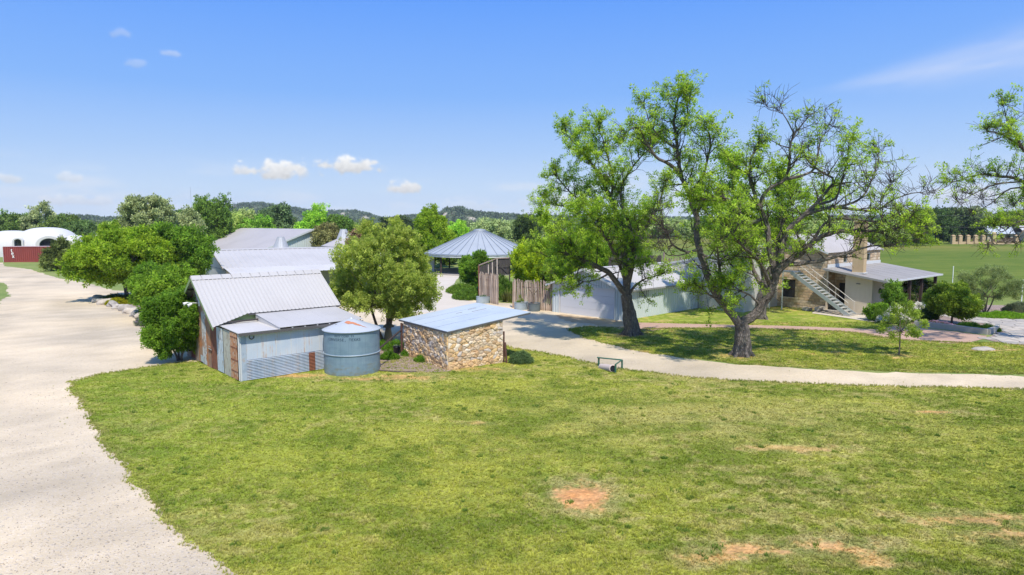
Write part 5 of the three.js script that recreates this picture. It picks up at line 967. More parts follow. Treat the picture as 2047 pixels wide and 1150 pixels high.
// ---------------------------------------------------------------- white dome house, container, tent
{
  const t = thing('dome_house', 'white rounded dome house with arched windows behind the red container', 'house', [0, 0, 0]);
  const dome = (x, z, rx, ry, rz, k = .62) => { const g = new THREE.SphereGeometry(1, 48, 24, 0, 6.2832, 0, Math.PI / 2), p = g.attributes.position; for (let i = 0; i < p.count; i++) { const y = p.getY(i), h = Math.hypot(p.getX(i), p.getZ(i)) || 1, a = Math.acos(clamp(y, 0, 1)), rad = Math.pow(Math.sin(a), k) / h; p.setXYZ(i, p.getX(i) * rad * rx + x, Math.pow(y, .8) * ry, p.getZ(i) * rad * rz + z); } g.computeVertexNormals(); return g; };
  const shell = part(t, 'shell', [dome(-92.3, -136, 6.0, 5.55, 6, .75), dome(-97.8, -134, 4.8, 4.95, 5, .7), dome(-104, -134, 7, 4.65, 6, .6), dome(-85.6, -134, 1.75, 4.05, 2.2, .45)], M.whitePlaster);
  const arch = (x, z, w, h, ry, parent) => {
    const s = new THREE.Shape(); s.moveTo(-w / 2, 0); s.lineTo(-w / 2, h - w / 2 * .8); s.absellipse(0, h - w / 2 * .8, w / 2, w / 2 * .8, Math.PI, 0, true); s.lineTo(w / 2, 0);
    const hole = new THREE.Path(); const k = w * .38; hole.moveTo(-k, .0); hole.lineTo(k, 0); hole.lineTo(k, h - w * .4); hole.absellipse(0, h - w * .4, k, k * .8, 0, Math.PI, false); s.holes.push(hole);
    const f = part(parent, 'window', new THREE.ExtrudeGeometry(s, { depth: .7, bevelEnabled: true, bevelSize: .06, bevelThickness: .06, bevelSegments: 2 }).rotateY(ry).translate(x, .2, z), M.whitePlaster);
    const g = new THREE.Shape(); g.moveTo(-k, 0); g.lineTo(-k, h - w * .4); g.absellipse(0, h - w * .4, k, k * .8, Math.PI, 0, true); g.lineTo(k, 0);
    part(f, 'pane', new THREE.ExtrudeGeometry(g, { depth: .05, bevelEnabled: false }).translate(0, 0, .15).rotateY(ry).translate(x, .2, z), M.glass);
  };
  arch(-94.0, -130.4, 1.7, 3.4, .3, t); arch(-88.6, -131.0, 4.2, 3.75, .45, t); arch(-85.9, -132.2, .9, 3.0, .5, t);
}
{
  const t = thing('shipping_container', 'dark red shipping container with white letters on the grass at far left', 'shipping container', [-84.4, 0, -113.4], .12), Lc = 13, H = 2.6;
  part(t, 'side_wall', ribbed(L(.1, .15, 0), L(Lc - .1, .15, 0), L(Lc - .1, H - .1, 0), L(.1, H - .1, 0), 40, .07, 'box'), M.container);
  part(t, 'end_wall', [ribbed(L(0, .15, 2.4), L(0, .15, .02), L(0, H - .1, .02), L(0, H - .1, 2.4), 8, .05, 'box')], M.container);
  part(t, 'side_wall', [wallU([[.05, .1], [Lc, .1], [Lc, H - .1], [.05, H - .1]], 2.35, .05), wallV([[0, .1], [2.4, .1], [2.4, H - .1], [0, H - .1]], Lc - .05, .05)], M.container);
  part(t, 'roof', box(Lc, .04, 2.44, Lc / 2, H - .02, -1.2), std({ color: [.52, .42, .40], roughness: .7 }));
  part(t, 'frame', [box(.16, H, .16, .02, H / 2, 0), box(.16, H, .16, Lc, H / 2, 0), box(Lc, .14, .1, Lc / 2, H - .07, 0.02), box(Lc, .16, .1, Lc / 2, .08, .02), box(.16, H, .16, .02, H / 2, -2.4)], M.container);
  part(t, 'corner_stripe', box(.05, H - .1, .12, -.1, H / 2, .03), M.trim);
  const font = await new FontLoader().loadAsync('fonts/droid/droid_sans_bold.typeface.json');
  [['t', 1.7], ['e', 1.22], ['x', .74]].forEach(([ch, y], i) => { const g = new TextGeometry(ch, { font, size: .52, depth: .03, curveSegments: 4 }); g.computeBoundingBox(); const b = g.boundingBox; part(t, 'letter', g.translate(1.25 - (b.min.x + b.max.x) / 2 + i * .1, y - b.min.y, .08), M.white); });
}
{
  const t = thing('white_tent', 'white peaked tent roof right of the red container', 'tent', [-68.5, 0, -112]);
  part(t, 'canopy', new THREE.ConeGeometry(3.8, 1.25, 4, 1, true).rotateY(.6).translate(0, 3.15, 0), M.whitePlaster); for (let k = 0; k < 4; k++) { const a = k * 1.571 + .6; part(t, 'pole', cyl(.05, .05, 2.6, Math.sin(a) * 3.6, 0, Math.cos(a) * 3.6, 8), M.steel); }
}
function farHouse(name, label, [x, z], w, d, wallH, rise, turn, wallMat, roofMat) {
  const t = thing(name, label, 'house', [x, 0, z], turn);
  part(t, 'wall', [box(w, wallH, d, 0, wallH / 2, 0)], wallMat); part(t, 'roof', [slab(V(-w / 2 - .5, wallH - .15, d / 2 + .6), V(w / 2 + .5, wallH - .15, d / 2 + .6), V(w / 2 + .5, wallH + rise, 0), V(-w / 2 - .5, wallH + rise, 0), .15), slab(V(w / 2 + .5, wallH - .15, -d / 2 - .6), V(-w / 2 - .5, wallH - .15, -d / 2 - .6), V(-w / 2 - .5, wallH + rise, 0), V(w / 2 + .5, wallH + rise, 0), .15)], roofMat);
  for (const k of [-.3, .05, .32]) part(t, 'window', box(1.1, 1.1, .1, k * w, wallH * .55, d / 2 + .03), M.glass);
}
farHouse('far_house', 'low house with a pale roof just behind the maple at left', [-97, -166], 12, 7, 3.0, 1.0, .2, M.greyTrim, M.whiteRoofOld);
farHouse('far_house', 'house with a pale grey roof behind the stone pillars', [157, -222], 7, 7, 2.8, 2.2, -.3, M.plaster, M.paleRoof);
farHouse('far_house', 'wider house with a grey roof at the right frame edge', [166, -216], 11, 9, 3.2, 2.0, -.2, M.plaster, M.whiteRoofOld);
farHouse('far_house', 'small cream house half hidden between barn roofs and trees', [-33.6, -134], 5.5, 5, 3.4, 1.2, .5, M.plaster, std({ color: [.40, .33, .27], roughness: .9 }));
{
  const t = thing('radio_mast', 'thin radio mast on the skyline above the dark green tree', 'mast', [-700, 0, -1500]);
  part(t, 'mast_lattice', [bar(V(0, 0, 0), V(0, 78, 0), .42, 5, .3)], M.steel); part(t, 'guy_wire', [bar(V(0, 60, 0), V(30, 0, 6), .06, 3), bar(V(0, 60, 0), V(-30, 0, 6), .06, 3)], M.steel);
}

// ---------------------------------------------------------------- stake fences, planters and the gate shelter
function stakeFence(label, pts, h, gap, seed, group) {
  const t = thing('stake_fence', label, 'fence', [0, 0, 0], 0, group), R = rng(seed);
  const geos = [0, 1, 2, 3].map((k) => { const w = new Wood(); w.limb([V(0, -.05, 0), V((R() - .5) * .04, .6, (R() - .5) * .04), V((R() - .5) * .05, 1.3, (R() - .5) * .05), V((R() - .5) * .06, 1.9, 0), V((R() - .5) * .08, 2, 0)], .052, .034, 6, .3, k * 5); return metres(strip(w.build())); });
  for (let s = 0; s < pts.length - 1; s++) {
    const a = V(pts[s][0], 0, pts[s][1]), b = V(pts[s + 1][0], 0, pts[s + 1][1]), n = Math.round(a.distanceTo(b) / gap);
    for (let k = 0; k < n; k++) { const m = mesh('stake', geos[Math.floor(R() * 4)], M.stake[Math.floor(R() * 5)]); m.position.copy(a).lerp(b, (k + R() * .3) / n).add(V(0, 0, (R() - .5) * .07)); m.rotation.set((R() - .5) * .05, R() * 6, (R() - .5) * .07); const f = .85 + R() * .45; m.scale.set(f, (h + (R() - .5) * .28) / 2, f); t.add(m); }
    const d = b.clone().sub(a).normalize(); for (const y of [.5, h - .5]) part(t, 'wire_rail', bar(a.clone().add(V(0, y, 0)), b.clone().add(V(0, y, 0)), .02, 5), M.iron);
  }
  return t;
}
stakeFence('shorter rough cedar stake fence left of the garden opening', [[-2.79, -58.8], [-1.12, -56.2]], 2.45, .088, 5, 'cedar stake fences by the garden');
stakeFence('longer rough cedar stake fence joining the garage', [[.05, -54.3], [3.2, -52.15]], 2.25, .088, 6, 'cedar stake fences by the garden');
stakeFence('row of pale stakes showing above the garage ridge', [[14.4, -63.5], [17.6, -62.2]], 3.55, .16, 7, 'cedar stake fences by the garden');
{
  const t = thing('gate_shelter', 'dark weathered board wall with diagonal brace behind the stakes', 'board wall', [-2.9, 0, -60.2], .18);
  for (let k = 0; k < 9; k++) { const a = k * .3, tall = k > 4; part(t, 'board', box(.285, tall ? 1.5 : 3.1 + k * .13 - .15, .04, a + .15, tall ? 2.9 : (3.1 + k * .13 - .15) / 2, 0), M.darkWood); }
  part(t, 'top_rail', beam(V(-.05, 3.02, .06), V(1.5, 3.6, .06), .06, .1), M.oldWood); part(t, 'top_rail', beam(V(1.45, 3.62, .06), V(2.8, 3.66, .06), .06, .1), M.oldWood);
  part(t, 'diagonal_brace', beam(V(1.5, 3.3, .06), V(2.6, 2.25, .06), .05, .12), M.darkWood); part(t, 'cross_rail', box(1.3, .1, .05, 2.05, 2.85, .05), M.darkWood);
  for (const [x, h] of [[-.05, 3.0], [2.72, 3.7]]) part(t, 'post', box(.1, h, .1, x, h / 2, .06), x < 0 ? M.rustDark : M.darkWood);
  for (const [x, h] of [[.75, 3.1], [1.1, 3.3], [1.52, 3.6]]) part(t, 'stake', cyl(.06, .05, h, x, 0, .5, 7), M.stake[2]);
}
{
  const t = thing('board_fence', 'dark board fence seen over the garage ridge', 'fence', [9.2, 0, -64.2], .12);
  for (let k = 0; k < 22; k++) part(t, 'board', box(.225, 3.65 + ((k * 7) % 5) * .02, .04, k * .235, 1.82, 0), M.darkWood);
  part(t, 'post', box(.16, 3.95, .16, 5.25, 1.97, .05), M.oldWood);
}
function planter(label, [x, z], r, h, mat, squash = 1) {
  const t = thing('stock_tank_planter', label, 'planter', [x, 0, z], .4, 'metal stock tank planters along the stake fences');
  const prof = [[r, 0], [r, h * .3], [r + .015, h * .34], [r, h * .38], [r, h * .62], [r + .015, h * .66], [r, h * .7], [r, h - .03], [r + .025, h - .015], [r + .02, h], [r - .02, h], [r - .02, h - .08]].map((p) => new THREE.Vector2(...p));
  part(t, 'tub', new THREE.LatheGeometry(prof, 36).scale(1, 1, squash), mat); part(t, 'soil', new THREE.CircleGeometry(r - .02, 30).rotateX(-Math.PI / 2).scale(1, 1, squash).translate(0, h - .07, 0), M.mulch);
}
planter('oval galvanised tub with blue-green herb left of the short stakes', [-2.42, -57.3], .62, .6, M.galv, .6);
planter('galvanised tub holding a spiky green plant by the long stakes', [.72, -53.15], .56, .6, M.galv, .75);
planter('duller grey round tub right of the spiky plant', [1.72, -52.3], .46, .64, std({ color: [.33, .34, .32], map: M.galv.map, roughness: .7 }), .95);
{
  const t = thing('wooden_planter', 'square weathered wooden planter box inside the garden opening', 'planter', [-.22, 0, -58.2], .3);
  for (let k = 0; k < 5; k++) { part(t, 'slat', box(.125, .62, .03, -.27 + k * .135, .31, .33), M.oldWood); part(t, 'slat', box(.03, .62, .125, .33, .31, -.27 + k * .135), M.oldWood); part(t, 'slat', box(.03, .62, .125, -.33, .31, -.27 + k * .135), M.oldWood); }
  part(t, 'rim', [box(.74, .05, .06, 0, .64, .34), box(.74, .05, .06, 0, .64, -.34), box(.06, .05, .62, .34, .64, 0), box(.06, .05, .62, -.34, .64, 0)], M.darkWood); part(t, 'soil', box(.62, .05, .62, 0, .56, 0), M.mulch);
}
{
  const t = thing('driftwood', 'pale forked driftwood trunk standing in the dull grey tub', 'driftwood', [1.62, .55, -52.2]), w = new Wood();
  w.limb(smooth([V(0, 0, 0), V(.03, .4, 0), V(0, .75, 0)], .12), .09, .06, 8, .4, 1); w.limb(smooth([V(0, .7, 0), V(-.15, .95, .03), V(-.36, 1.22, .05)], .12), .055, .03, 7, .4, 2); w.limb(smooth([V(0, .7, 0), V(.04, 1.05, 0), V(.0, 1.45, .03)], .12), .06, .05, 7, .4, 3); w.limb(smooth([V(0, .7, 0), V(.2, .95, 0), V(.36, 1.2, -.04)], .12), .055, .03, 7, .4, 4);
  part(t, 'forked_trunk', w.build(), M.barkPale);
}
// ---------------------------------------------------------------- small things on the lawn and in the beds
{
  const t = thing('pipe_rail', 'low green pipe rail guarding a drain end on the lawn', 'guard rail', [0, 0, 0]), a = V(4.17, 0, -32.3), b = V(5.2, 0, -31.75), c = V(4.74, 0, -30.75), up = (p, h) => p.clone().setY(h);
  for (const p of [a, b, c]) part(t, 'rail_post', bar(p, up(p, .42), .045, 8), M.greenPaint);
  part(t, 'rail', bar(up(a, .42).add(V(-.08, .01, .02)), up(b, .42), .032, 8), M.greenPaint); part(t, 'rail', bar(up(b, .42), up(c, .42), .032, 8), M.greenPaint);
}
{
  const t = thing('drain_pipe', 'short pale drain pipe with dark open end inside the green rail', 'pipe', [4.52, .1, -31.35], .42), tube = new THREE.LatheGeometry([[.15, 0], [.19, 0], [.19, .08], [.17, .1], [.17, .55], [.17, 1.0], [.15, 1.0], [.15, .02]].map((p) => new THREE.Vector2(...p)), 24).rotateX(-Math.PI / 2).rotateX(-.12);
  part(t, 'pipe_shell', tube.translate(0, .06, .35), std({ color: [.55, .45, .40], roughness: .9 })); part(t, 'opening', new THREE.CircleGeometry(.15, 20).rotateX(-.12).translate(0, .06, .31), M.black);  // black disc in the mouth, shade of the bore put in as colour
}
{
  const t = thing('stone_lantern', 'weathered stone pillar lantern with a flat cap under the multi-stemmed tree', 'garden lantern', [-7.0, 0, -38.3]);
  part(t, 'pillar', [new THREE.CylinderGeometry(.13, .27, .95, 4).rotateY(.5).translate(0, .47, 0)], std({ color: [.20, .17, .11], roughness: 1 })); part(t, 'cap', [new THREE.CylinderGeometry(.3, .34, .1, 4).rotateY(.5).translate(0, 1.0, 0), new THREE.ConeGeometry(.3, .22, 4).rotateY(.5).translate(0, 1.16, 0)], std({ color: [.15, .13, .09], roughness: 1 }));
}
{
  const t = thing('black_bucket', 'black plastic pot at the foot of the multi-stemmed tree', 'pot', [-6.05, 0, -35.3]);
  part(t, 'tub', new THREE.LatheGeometry([[.001, 0], [.15, 0], [.18, .36], [.2, .37], [.2, .41], [.17, .41], [.15, .05], [.001, .05]].map((p) => new THREE.Vector2(...p)), 24), M.black); part(t, 'handle', new THREE.TorusGeometry(.17, .008, 5, 20, 3.14).rotateX(.9).translate(0, .4, 0), M.steel);
}
{ const t = thing('marker_post', 'thin rusty steel post on the gravel behind the tank', 'post', [-9.25, 0, -41.2]); part(t, 'stake', bar(V(0, 0, 0), V(0, 1.15, 0), .03, 6), M.iron); part(t, 'post_cap', cyl(.04, .04, .03, 0, 1.14, 0, 8), M.iron); }
{ const t = thing('edging_log', 'thin pale bent pole edging the mulch beside the tank', 'edging pole', [0, 0, 0]), w = new Wood(); w.limb(smooth([V(-6.2, .05, -31.25), V(-5.6, .06, -31.0), V(-5.0, .05, -30.95), V(-4.4, .05, -31.0)], .15), .04, .025, 7, .3, 3); part(t, 'pole', w.build(), M.barkPale); }
{
  const t = thing('lawn_rock', 'flat weathered rock lying in the grass below the flagstones', 'rock', [25.5, 0, -36.5]), g = new THREE.IcosahedronGeometry(1, 3), p = g.attributes.position;
  for (let i = 0; i < p.count; i++) { const k = .75 + .5 * fbm(p.getX(i) * 1.6 + 5, p.getZ(i) * 1.6 + p.getY(i), 3); p.setXYZ(i, p.getX(i) * .6 * k, p.getY(i) * .17 * k, p.getZ(i) * .38 * k); } g.computeVertexNormals(); part(t, 'boulder', g, M.flags[1]);
}
{ // border stones of the maple's bed
  const R = rng(61), line = [[-36.3, -59.5], [-35.2, -57.9], [-34, -56.7], [-32.7, -55.4], [-31.2, -53.8], [-29.8, -52.3], [-28.6, -50.9], [-27.4, -49.5], [-26.4, -48.4], [-25.6, -47.5]];
  const where = ['farthest pale border stone of the maple bed', 'dark lichened border stone second from the far end', 'long pale border stone beside the maple trunk shade', 'grey border stone in front of the yellow flowers', 'mossy grey border stone right of the yellow flowers', 'upright pale border stone in the middle of the bed edge', 'broad grey border stone after the upright pale one', 'low white border stone near the bushes', 'flat white border stone before the lavender', 'last white border stone touching the lavender'];
  line.forEach(([x, z], k) => { const t = thing('border_stone', where[k], 'stone', [x, 0, z], R() * 3, 'border stones of the maple bed'), g = new THREE.IcosahedronGeometry(1, 2), p = g.attributes.position, a = .55 + R() * .35, b = .2 + R() * .16, c = .3 + R() * .2; for (let i = 0; i < p.count; i++) { const q = .7 + .6 * noise(p.getX(i) * 1.7 + k * 5, p.getZ(i) * 1.7 + p.getY(i) * 2); p.setXYZ(i, p.getX(i) * a * q, p.getY(i) * b * q + b * .4, p.getZ(i) * c * q); } part(t, 'boulder', g, M.flags[k % 4]).geometry.computeVertexNormals(); });
}
{ // flagstone terrace at the right
  const t = new THREE.Group(); t.name = 'flagstone_terrace'; t.userData.kind = 'structure'; scene.add(t);
  const area = [[28.9, -40.8], [27.9, -39.8], [27.8, -38.9], [28.7, -37.7], [40, -36.4], [40, -46.5], [36, -47.3], [34.5, -48.2], [33.6, -49.6], [32.2, -51.0], [30.8, -50.4], [31.8, -47.4], [31.9, -45.2], [31.4, -43.2]];
  part(t, 'joint_bed', sheet(ragged(area, .3, .1, 81), .017, 40), M.mulch);
  const R = rng(83), sites = []; for (let x = 27; x < 40.5; x += .85) for (let z = -52; z < -36; z += .75) sites.push([x + (R() - .5) * .6, z + (R() - .5) * .55]);
  for (const [s, h] of sites) {
    if (!within(area, s, h)) continue; let poly = [[s - 1, h - 1], [s + 1, h - 1], [s + 1, h + 1], [s - 1, h + 1]];
    for (const [q, k] of sites) { const dx = q - s, dz = k - h; if ((!dx && !dz) || Math.hypot(dx, dz) > 2.4) continue; const m = [(s + q) / 2, (h + k) / 2], f = (p) => -((p[0] - m[0]) * dx + (p[1] - m[1]) * dz), o = []; for (let i = 0; i < poly.length; i++) { const a = poly[i], b = poly[(i + 1) % poly.length], fa = f(a), fb = f(b); if (fa >= 0) o.push(a); if ((fa > 0 && fb < 0) || (fa < 0 && fb > 0)) { const tt = fa / (fa - fb); o.push([a[0] + (b[0] - a[0]) * tt, a[1] + (b[1] - a[1]) * tt]); } } poly = o; if (poly.length < 3) break; }
    if (poly.length < 3) continue; const y = .045 + R() * .02, top = poly.map((p) => V(s + (p[0] - s) * .93, y, h + (p[1] - h) * .93)), lowr = poly.map((p) => V(s + (p[0] - s) * .96, .018, h + (p[1] - h) * .96)), T = [];
    for (let i = 0; i < poly.length; i++) { const j = (i + 1) % poly.length; T.push(top[i], V(s, y + .004, h), top[j], lowr[i], top[i], top[j], lowr[i], top[j], lowr[j]); } part(t, 'flagstone', faces(T), M.flags[Math.floor(R() * 4)]);
  }
}
{
  const t = thing('edging_wall', 'low concrete edging wall round the flower bed above the red path', 'low wall', [0, 0, 0]), P = [[26.7, -44.8], [28.0, -43.2], [29.15, -41.35], [30.5, -42.5], [31.5, -43.8]].map((p) => V(p[0], .17, p[1]));
  for (let i = 0; i < 4; i++) part(t, 'wall_segment', beam(P[i], P[i + 1], .24, .36), M.concrete);
}
// ---------------------------------------------------------------- far right: pillars, iron fence, wires, field posts
{
  const z = -199, X = [128.6, 130.8, 133.1, 135.4, 137.6, 147.2, 149.6].map((x) => x), where = ['first cream stone pillar from the left of the far wall', 'second cream stone pillar from the left', 'third cream stone pillar from the left', 'fourth cream stone pillar, partly behind leaves', 'fifth cream stone pillar, behind leaves', 'cream stone pillar right of the iron fence', 'last cream stone pillar at the frame edge'];
  const px = [128.3, 130.3, 132.6, 134.8, 137.0, 140.1, 146.7];
  px.forEach((x, k) => { const big = k === 5, h = big ? 2.8 : 2.35, t = thing('stone_pillar', big ? 'larger cream stone gate pillar with a ball cap' : where[k], 'pillar', [x, 0, z], 0, 'cream stone pillars of the far wall'); part(t, 'shaft', box(.95, h, .95, 0, h / 2, 0), M.sandPlaster); part(t, 'cap', big ? new THREE.SphereGeometry(.6, 16, 10).translate(0, h + .2, 0) : [box(1.1, .12, 1.1, 0, h + .06, 0), new THREE.SphereGeometry(.5, 14, 7, 0, 6.3, 0, 1.57).scale(1, .5, 1).translate(0, h + .12, 0)], M.sandPlaster); });
  const w = thing('far_wall', 'low cream wall joining the stone pillars beyond the field', 'wall', [0, 0, 0]); part(w, 'wall_run', box(12.6, .75, .5, 134.6, .37, z - .05), M.sandPlaster); part(w, 'wall_run', box(14, .35, .5, 147, .17, z - .05), M.sandPlaster);
  const f = thing('iron_fence', 'dark iron fence between the cream pillars', 'fence', [0, 0, 0]); for (let k = 0; k < 46; k++) part(f, 'picket', box(.05, 1.9, .05, 140.9 + k * .12, .95, z), M.iron); part(f, 'rail', [box(5.6, .06, .06, 143.7, 1.6, z), box(5.6, .06, .06, 143.7, .4, z)], M.iron);
}
{
  const poles = [[92, -176, 'brown utility pole hidden among the trees by the field'], [172, -196, 'brown utility pole beyond the right frame edge']];
  for (const [x, z, l] of poles) { const t = thing('utility_pole', l, 'utility pole', [x, 0, z], 0, 'utility poles by the field'); part(t, 'pole', cyl(.16, .11, 9.2, 0, 0, 0, 8), M.oldWood); part(t, 'cross_arm', box(.12, .12, 2.2, 0, 8.8, 0), M.oldWood); }
  [[8.75, 'upper power line crossing in front of the right tree line'], [5.7, 'lower power line crossing in front of the right tree line']].forEach(([h, l]) => { const pts = []; for (let k = 0; k <= 16; k++) { const s = k / 16; pts.push(V(lerp(92, 172, s), h - Math.sin(s * Math.PI) * .7, lerp(-176, -196, s))); } const w = new Wood(); w.limb(pts, .035, .035, 5); tag(structureless('power_line', metres(strip(w.build())), M.darkTrim), l, 'power line'); });
}
function structureless(name, g, m) { const o = mesh(numbered(name), g, m); scene.add(o); return o; }
[[43.42, -57.78, 'slim white field fence post at the right frame edge'], [48.6, -75, 'slim white field fence post behind the airy grey shrub']].forEach(([x, z, l]) => { const t = thing('fence_post', l, 'fence post', [x, 0, z], 0, 'white posts of the field fence'); part(t, 'post_shaft', cyl(.045, .04, 1.9, 0, 0, 0, 8), M.white); part(t, 'post_cap', cyl(.05, .03, .05, 0, 1.9, 0, 8), M.white); });

// ---------------------------------------------------------------- the big pecans
const PEC = { dark: [.31, .48, .04], bright: [.55, .73, .075], gap: .32, reach: 2.1, span: .97, rise: .93, twig: 1, leaf: .175 };
openTree('pecan_tree', 'tall leafy tree with dark trunk beside the garage front corner', [7.32, -41.26], PECAN_LEFT, { ...PEC, seed: 101, gap: .3, leaf: .18, dense: 1.15 });
openTree('pecan_tree', 'largest spreading tree with forked trunk and bare branch tips at right', [11.88, -34.78], PECAN_RIGHT, { ...PEC, seed: 102 });
openTree('pecan_tree', 'tree whose short dark trunk shows behind the forked tree', [17.64, -48.04], PECAN_BACK, { ...PEC, seed: 103, leaf: .3 });
openTree('pecan_tree', 'tree outside the right frame edge whose sparse boughs hang in', [31.84, -37.9], PECAN_EDGE, { ...PEC, seed: 104, span: 1, rise: .9, reach: 1.2, gap: .4, dense: .7 });

// ---------------------------------------------------------------- trees and bushes near by
const lime = { dark: [.20, .37, .028], bright: [.48, .64, .05] }, fresh = { dark: [.13, .28, .025], bright: [.32, .52, .05] }, deep = { dark: [.075, .14, .028], bright: [.20, .31, .06] }, oak = { dark: [.13, .17, .07], bright: [.34, .38, .17] }, soft = { dark: [.20, .28, .06], bright: [.44, .52, .15] };
leafyTree('maple_tree', 'bright yellow-green round tree on one slim trunk by the drive', 'tree', [-34.0, -60], { h: 6.7, w: 8.6, low: 1.3, cone: .72, n: 4200, size: .34, lobes: 26, lobe: .3, in: .74, seed: 1, trunk: .2, ...lime });
leafyTree('maple_tree', 'fresh green tree between the yellow-green tree and the barns', 'tree', [-30.6, -63], { h: 6.6, w: 5.4, low: .8, n: 3000, size: .36, lobes: 16, seed: 2, trunk: .18, ...fresh });
leafyTree('bush', 'big fresh green bush at the end of the stone edged bed', 'bush', [-25.6, -49.6], { h: 4.0, w: 4.8, low: .25, n: 4200, size: .22, lobes: 20, lobe: .34, seed: 3, stems: 4, trunk: .08, ...fresh });
leafyTree('bush', 'dense green bush against the rusty side of the shed', 'bush', [-16.6, -33.6], { h: 3.7, w: 2.7, low: .2, n: 5200, size: .145, lobes: 22, lobe: .3, in: .76, seed: 4, stems: 4, trunk: .06, d: 3.0, ...fresh });
leafyTree('bush', 'green bush behind the ridge of the rusty shed', 'bush', [-24.0, -47.5], { h: 3.8, w: 3.9, low: .4, n: 2200, size: .27, lobes: 13, seed: 5, stems: 3, trunk: .07, ...fresh, bright: [.36, .55, .05] });
leafyTree('bush', 'smaller low bush in front of the shed gable corner', 'bush', [-18.4, -37.5], { h: 2.9, w: 3.0, low: .2, n: 1600, size: .2, lobes: 12, seed: 6, stems: 3, trunk: .05, ...fresh });
leafyTree('bush', 'round olive green bush in front of the red container', 'bush', [-62.8, -95], { h: 4.5, w: 5.0, low: .1, n: 1500, size: .38, lobes: 14, seed: 7, stems: 4, trunk: .09, cone: true, ...soft, dark: [.06, .10, .02] });
leafyTree('multi_stem_tree', 'airy small leaved tree with several bent stems between tank and stone hut', 'tree', [-7.35, -39.3], { h: 7.1, w: 6.2, low: 1.25, n: 5600, size: .15, lobes: 40, lobe: .27, in: .8, full: .36, cone: .72, flat: .9, seed: 8, stems: 5, trunk: .1, kind: 3, loose: .35, spray: 6, bark: M.barkPale, dark: [.27, .38, .05], bright: [.60, .68, .14] });
leafyTree('poplar_tree', 'yellow-green upright tree left of the round pavilion', 'tree', [-11.9, -101], { h: 9.3, w: 7.4, low: .6, n: 2600, size: .45, lobes: 20, lobe: .32, seed: 9, cone: true, trunk: .2, ...lime });
leafyTree('bush', 'round glossy green bush in front of the pavilion', 'bush', [-3.75, -69], { h: 3.65, w: 3.5, low: .1, n: 2000, size: .25, lobes: 12, seed: 10, stems: 3, trunk: .06, ...fresh });
leafyTree('lime_tree', 'lime green low tree behind the longer stake fence', 'tree', [2.6, -62], { h: 4.9, w: 5.4, low: .4, n: 2600, size: .3, lobes: 16, seed: 11, stems: 3, trunk: .1, dark: [.30, .44, .02], bright: [.60, .72, .03] });
leafyTree('lime_tree', 'bright tree rising behind the big left tree crown', 'tree', [6.0, -66], { h: 6.3, w: 6.0, low: .5, n: 2400, size: .33, lobes: 14, seed: 12, trunk: .14, ...lime });
leafyTree('bush', 'green bush beyond the garage roof under the trees', 'bush', [11.4, -70], { h: 5.2, w: 5.4, low: .4, n: 1500, size: .36, lobes: 12, seed: 13, stems: 3, trunk: .09, ...fresh });
for (const [x, z, h, w, s, l, c] of [[-10.2, -108, 3.6, 5, 14, 'dark green shrub behind the left pavilion pillar', deep], [-5.5, -110, 3.4, 5.5, 15, 'green shrub seen through the middle of the pavilion', fresh], [-.6, -108, 3.6, 5, 16, 'pale flowering shrub seen through the right of the pavilion', soft], [3.5, -106, 4, 5, 17, 'shrub behind the right side of the pavilion', deep]]) leafyTree('shrub', l, 'shrub', [x, z], { h, w, low: .05, n: 900, size: .4, lobes: 10, seed: s, stems: 3, trunk: .06, ...c, bloom: s === 16 ? [.25, [.6, .6, .45]] : undefined });
leafyTree('sapling', 'young slim tree on the island lawn right of the forked tree', 'sapling', [20.15, -35.04], { h: 2.75, w: 2.4, low: .95, n: 210, size: .15, lobes: 15, lobe: .26, in: .85, seed: 18, trunk: .045, kind: 3, loose: .3, vary: .4, spray: 5, dark: [.24, .36, .04], bright: [.50, .62, .10], bark: M.barkPale });
leafyTree('mesquite_tree', 'round feathery green tree in the flower bed at right', 'tree', [29.5, -45.3], { h: 2.8, w: 3.2, low: .55, n: 1900, size: .2, lobes: 20, lobe: .32, in: .75, seed: 19, trunk: .08, kind: 3, loose: .2, ...soft, dark: [.18, .29, .03], bright: [.42, .54, .06] });
leafyTree('desert_willow', 'airy grey-green shrub tree with pale stems behind the bed', 'shrub', [36.0, -51.5], { h: 3.6, w: 4.4, low: .8, n: 1250, size: .2, lobes: 18, lobe: .26, in: .8, seed: 20, stems: 4, trunk: .06, kind: 2, loose: .35, spray: 5, bark: M.barkPale, dark: [.22, .29, .10], bright: [.42, .50, .18] });
leafyTree('fig_bush', 'big leaved plant climbing at the near porch post', 'bush', [27.3, -48.6], { h: 2.75, w: 1.7, low: .6, n: 230, size: .2, lobes: 10, seed: 21, stems: 3, trunk: .04, ...fresh, bright: [.36, .56, .08] });
leafyTree('fig_bush', 'lower leafy plant at the corner of the plastered room', 'bush', [25.6, -47.3], { h: 1.25, w: 1.9, low: .1, n: 420, size: .19, lobes: 8, seed: 22, stems: 3, trunk: .03, ...fresh });
leafyTree('rose_bush', 'dark bush dotted with pale blossom behind the porch posts', 'bush', [33.6, -56.4], { h: 2.3, w: 3.2, low: .1, n: 900, size: .2, lobes: 9, seed: 23, stems: 3, trunk: .04, ...deep, bloom: [.2, [.62, .55, .40]] });
leafyTree('rose_bush', 'pale flowering bush between the middle porch posts', 'bush', [30.9, -53.6], { h: 2.1, w: 2.2, low: .1, n: 700, size: .18, lobes: 8, seed: 24, stems: 3, trunk: .04, ...deep, bloom: [.3, [.62, .52, .36]] });
leafyTree('box_ball', 'clipped dark green ball in front of the white flowers', 'bush', [28.75, -46.6], { h: 1.05, w: 1.4, low: .02, n: 900, size: .12, lobes: 8, lobe: .6, in: .5, seed: 25, stems: 3, trunk: .03, ...deep });
